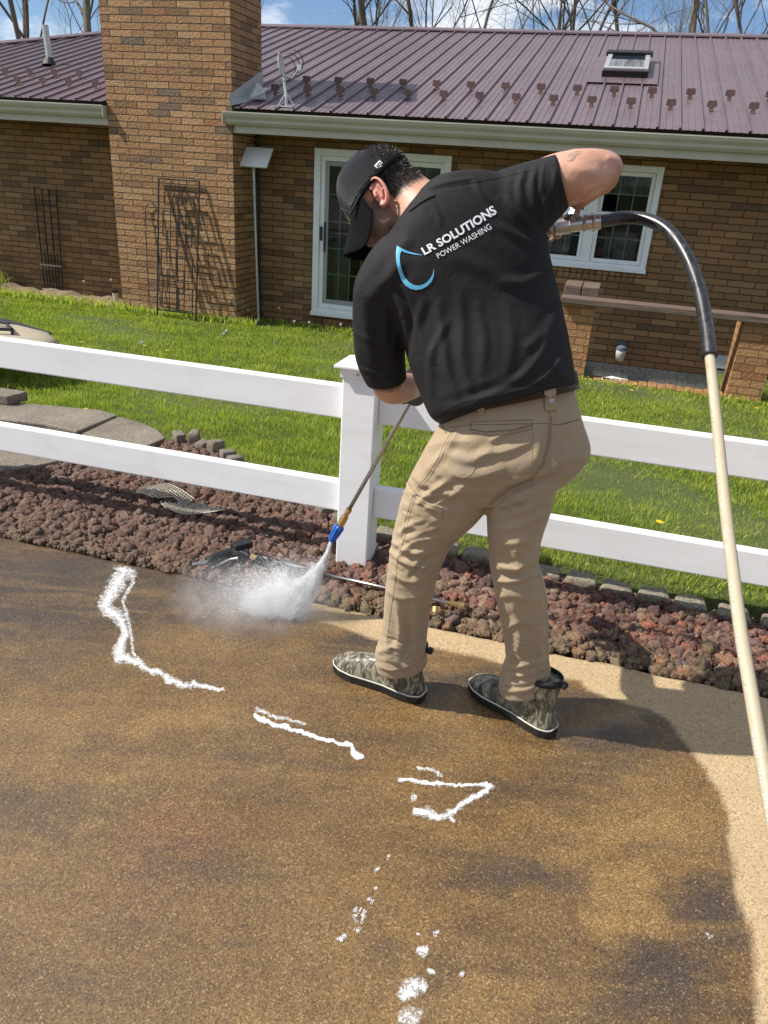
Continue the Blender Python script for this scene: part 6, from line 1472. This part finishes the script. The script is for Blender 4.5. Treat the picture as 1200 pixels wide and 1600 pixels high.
foam([(664,1516,3),(672,1520,5),(682,1523,3)], 'flat foam dab between the two bottom blobs', 11)
# bubble clusters
bub = Mat('soap_bubbles', (.85,.85,.85), .15, 0, .6); bub = bub.m
def bubbles(cx, cy, rx, ry, k, label):
    b = MB(); rg_ = random.Random(int(cx*7+cy))
    for i in range(k):
        a = rg_.uniform(0, 6.28); r_ = math.sqrt(rg_.random()); g = G(cx+rx*r_*math.cos(a), cy+ry*r_*math.sin(a), .001); R_ = rg_.uniform(.0014, .0036)
        b.tube([g+V3(R_*math.cos(t), R_*math.sin(t), .0008) for t in np.linspace(0, 2*math.pi, 11)], .0004, 4, caps=False)
    tag(b.build('bubble_cluster', bub, None), label, 'bubbles', 'small bubble clusters on the drive')
for a in [(562,1429,10,13,26,'biggest oval bubble cluster below the zigzag foam'),(537,1465,9,6,14,'flat bubble cluster left below the oval one'),(579,1407,4,5,6,'small bubble cluster just above the oval one'),(589,1360,3,5,5,'pair of bubbles straight below the zigzag foam'),(606,1340,3,4,4,'topmost tiny bubble cluster'),(559,1452,4,4,5,'tiny bubble cluster between the oval and the flat one'),(588,1387,2,4,3,'three bubbles between the pair and the small cluster'),(680,1458,5,6,6,'bubbles right of the tiny foam dab'),(724,1522,5,3,5,'bubbles right of the flat foam dab'),(1107,1463,6,4,4,'lone bubble cluster in the dark stain at the right')]: bubbles(*a)
# the jet and its spray
N0 = at(.136); HT_ = G(452, 958, .01)
rg = np.random.default_rng(9); V_, F_ = [], []
def jetc(t): 
    p0 = N0; p2 = HT_; p1 = (p0*.42+p2*.58)+V3(.045, 0, -.01); return p0*(1-t)**2+2*p1*t*(1-t)+p2*t*t
sv = MB(); cnt = 0; dv, df = [], []; LFT = -_X+V3(0, .15, 0); LFT[2] = 0; LFT /= np.linalg.norm(LFT); kb = 0
ov, of = ico(1)
def drop(p, d, l_, r_):
    global kb
    d = d/np.linalg.norm(d); V = ov*r_; V = V+np.outer((ov@d)*(l_-r_), d)+p; dv.append(V); df.append(of+kb); kb += len(V)
for i in range(34000):
    t = rg.beta(1.6, 1.15); p = jetc(t); tg = jetc(min(1, t+.02))-jetc(max(0, t-.02)); tg /= np.linalg.norm(tg); w_ = .003+.030*t**1.6
    off = rg.normal(size=3)*w_*.55; off += LFT*rg.gamma(1.3, .034)*t**2.0*(rg.random() < .6); off -= tg*(off@tg)*.5
    if (p+off)[2] < .002: continue
    drop(p+off, tg+rg.normal(size=3)*.06, rg.uniform(.006, .026)*(1.2-.5*t), rg.uniform(.0002, .00055))
ic = G(448, 955, 0.0)
for i in range(17000):    # splash thrown up and to the left from where the jet lands
    a = rg.normal(math.pi*.93, .75); r_ = rg.gamma(1.7, .037); z = abs(rg.normal())*.055*(1+r_*2)*math.exp(-r_*1.5); rayk = abs(math.sin(a*9+.7*math.sin(a*23)))**.7; r_ *= .55+.8*rayk; c_ = ic+V3(r_*math.cos(a), r_*math.sin(a)*.55+.02, z*(.5+rayk)+.002)
    if rg.random() < .30: u_ = rg.random(); c_ = jetc(.35+.65*u_)+V3(-abs(rg.normal())*.09*(u_+.15), rg.normal()*.02, rg.normal()*.025)
    if c_[2] < .002: c_[2] = .003
    drop(c_, V3(math.cos(a), math.sin(a)*.4, rg.uniform(.1, .7)), rg.uniform(.0015, .009), rg.uniform(.0002, .0004))
wm = Mat('white_water_drops', (.97,.98,.99), .3, 0, .5, **{'Alpha': .9, 'Transmission Weight': .0, 'Subsurface Weight': .0}).m
tag(npmesh('water_spray', np.concatenate(dv), np.concatenate(df), wm, sm=True), kind='stuff')
# the fan of the jet itself: a dense white cone of atomised water
jt = [jetc(u) for u in np.linspace(0, 1, 22)]; b = MB(); b.tube(jt, [.0022+.019*u**1.3 for u in np.linspace(0, 1, 22)], 18)
jo = b.build('water_jet', None, None, sm=True); jm = bpy.data.materials.new('jet'); jm.use_nodes = True; jt_ = jm.node_tree; jt_.nodes.clear(); o1 = jt_.nodes.new('ShaderNodeOutputMaterial'); o2 = jt_.nodes.new('ShaderNodeVolumePrincipled')
jt_.links.new(o2.outputs[0], o1.inputs['Volume']); o2.inputs['Color'].default_value = (.99,.99,1,1); o2.inputs['Density'].default_value = 120.0; jo.data.materials.append(jm); tag(jo, kind='stuff')
# drifting mist, a real volume hugging the jet and the wet drive
b = MB(); b.ell(G(440, 935, .10), V3(.42, 0, 0), V3(0, .22, 0), V3(0, 0, .17), 32, 18)
mo = b.build('mist', None, None, sm=True); mm = bpy.data.materials.new('mist'); mm.use_nodes = True; t = mm.node_tree; t.nodes.clear()
mo_ = t.nodes.new('ShaderNodeOutputMaterial'); pv = t.nodes.new('ShaderNodeVolumePrincipled'); t.links.new(pv.outputs[0], mo_.inputs['Volume']); pv.inputs['Color'].default_value = (.95,.96,.98,1); pv.inputs['Anisotropy'].default_value = .0
def nn_(ty, ins=None, **pr):
    n = t.nodes.new(ty)
    for k, v in pr.items(): setattr(n, k, v)
    for k, v in (ins or {}).items():
        if isinstance(v, bpy.types.NodeSocket): t.links.new(v, n.inputs[k])
        else: n.inputs[k].default_value = v
    return n.outputs[0]
tcm = t.nodes.new('ShaderNodeTexCoord'); obj_ = tcm.outputs['Object']
def sph(c, r):
    d = nn_('ShaderNodeVectorMath', {0: obj_, 1: tuple(map(float, c))}, operation='SUBTRACT'); d = nn_('ShaderNodeVectorMath', {0: d, 1: (1/r[0], 1/r[1], 1/r[2])}, operation='MULTIPLY')
    l_ = t.nodes.new('ShaderNodeVectorMath'); l_.operation = 'LENGTH'; t.links.new(d, l_.inputs[0]); return nn_('ShaderNodeMath', {0: 1.0, 1: l_.outputs['Value']}, operation='SUBTRACT', use_clamp=True)
core = nn_('ShaderNodeMath', {0: sph(G(418, 945, .035), (.135, .09, .075)), 1: 1.6}, operation='POWER')
up_ = sph(jetc(.55)+V3(-.05, 0, 0), (.10, .08, .14)); wide = sph(G(400, 935, .08), (.36, .2, .15))
nzm = nn_('ShaderNodeTexNoise', {'Vector': obj_, 'Scale': 13.0, 'Detail': 5.0, 'Roughness': .65, 'Distortion': 1.0}); nzm = nn_('ShaderNodeMapRange', {0: nzm, 1: .40, 2: .66, 3: 0.0, 4: 1.0})
s1_ = nn_('ShaderNodeMath', {0: core, 1: 60.0}, operation='MULTIPLY'); s2_ = nn_('ShaderNodeMath', {0: up_, 1: 11.0}, operation='MULTIPLY'); s3_ = nn_('ShaderNodeMath', {0: wide, 1: 5.5}, operation='MULTIPLY')
sm1 = nn_('ShaderNodeMath', {0: nn_('ShaderNodeMath', {0: s1_, 1: s2_}, operation='ADD'), 1: s3_}, operation='ADD')
fin = nn_('ShaderNodeMath', {0: sm1, 1: nn_('ShaderNodeMath', {0: nzm, 1: .25}, operation='ADD')}, operation='MULTIPLY'); t.links.new(fin, pv.inputs['Density']); mo.data.materials.append(mm); tag(mo, kind='stuff')
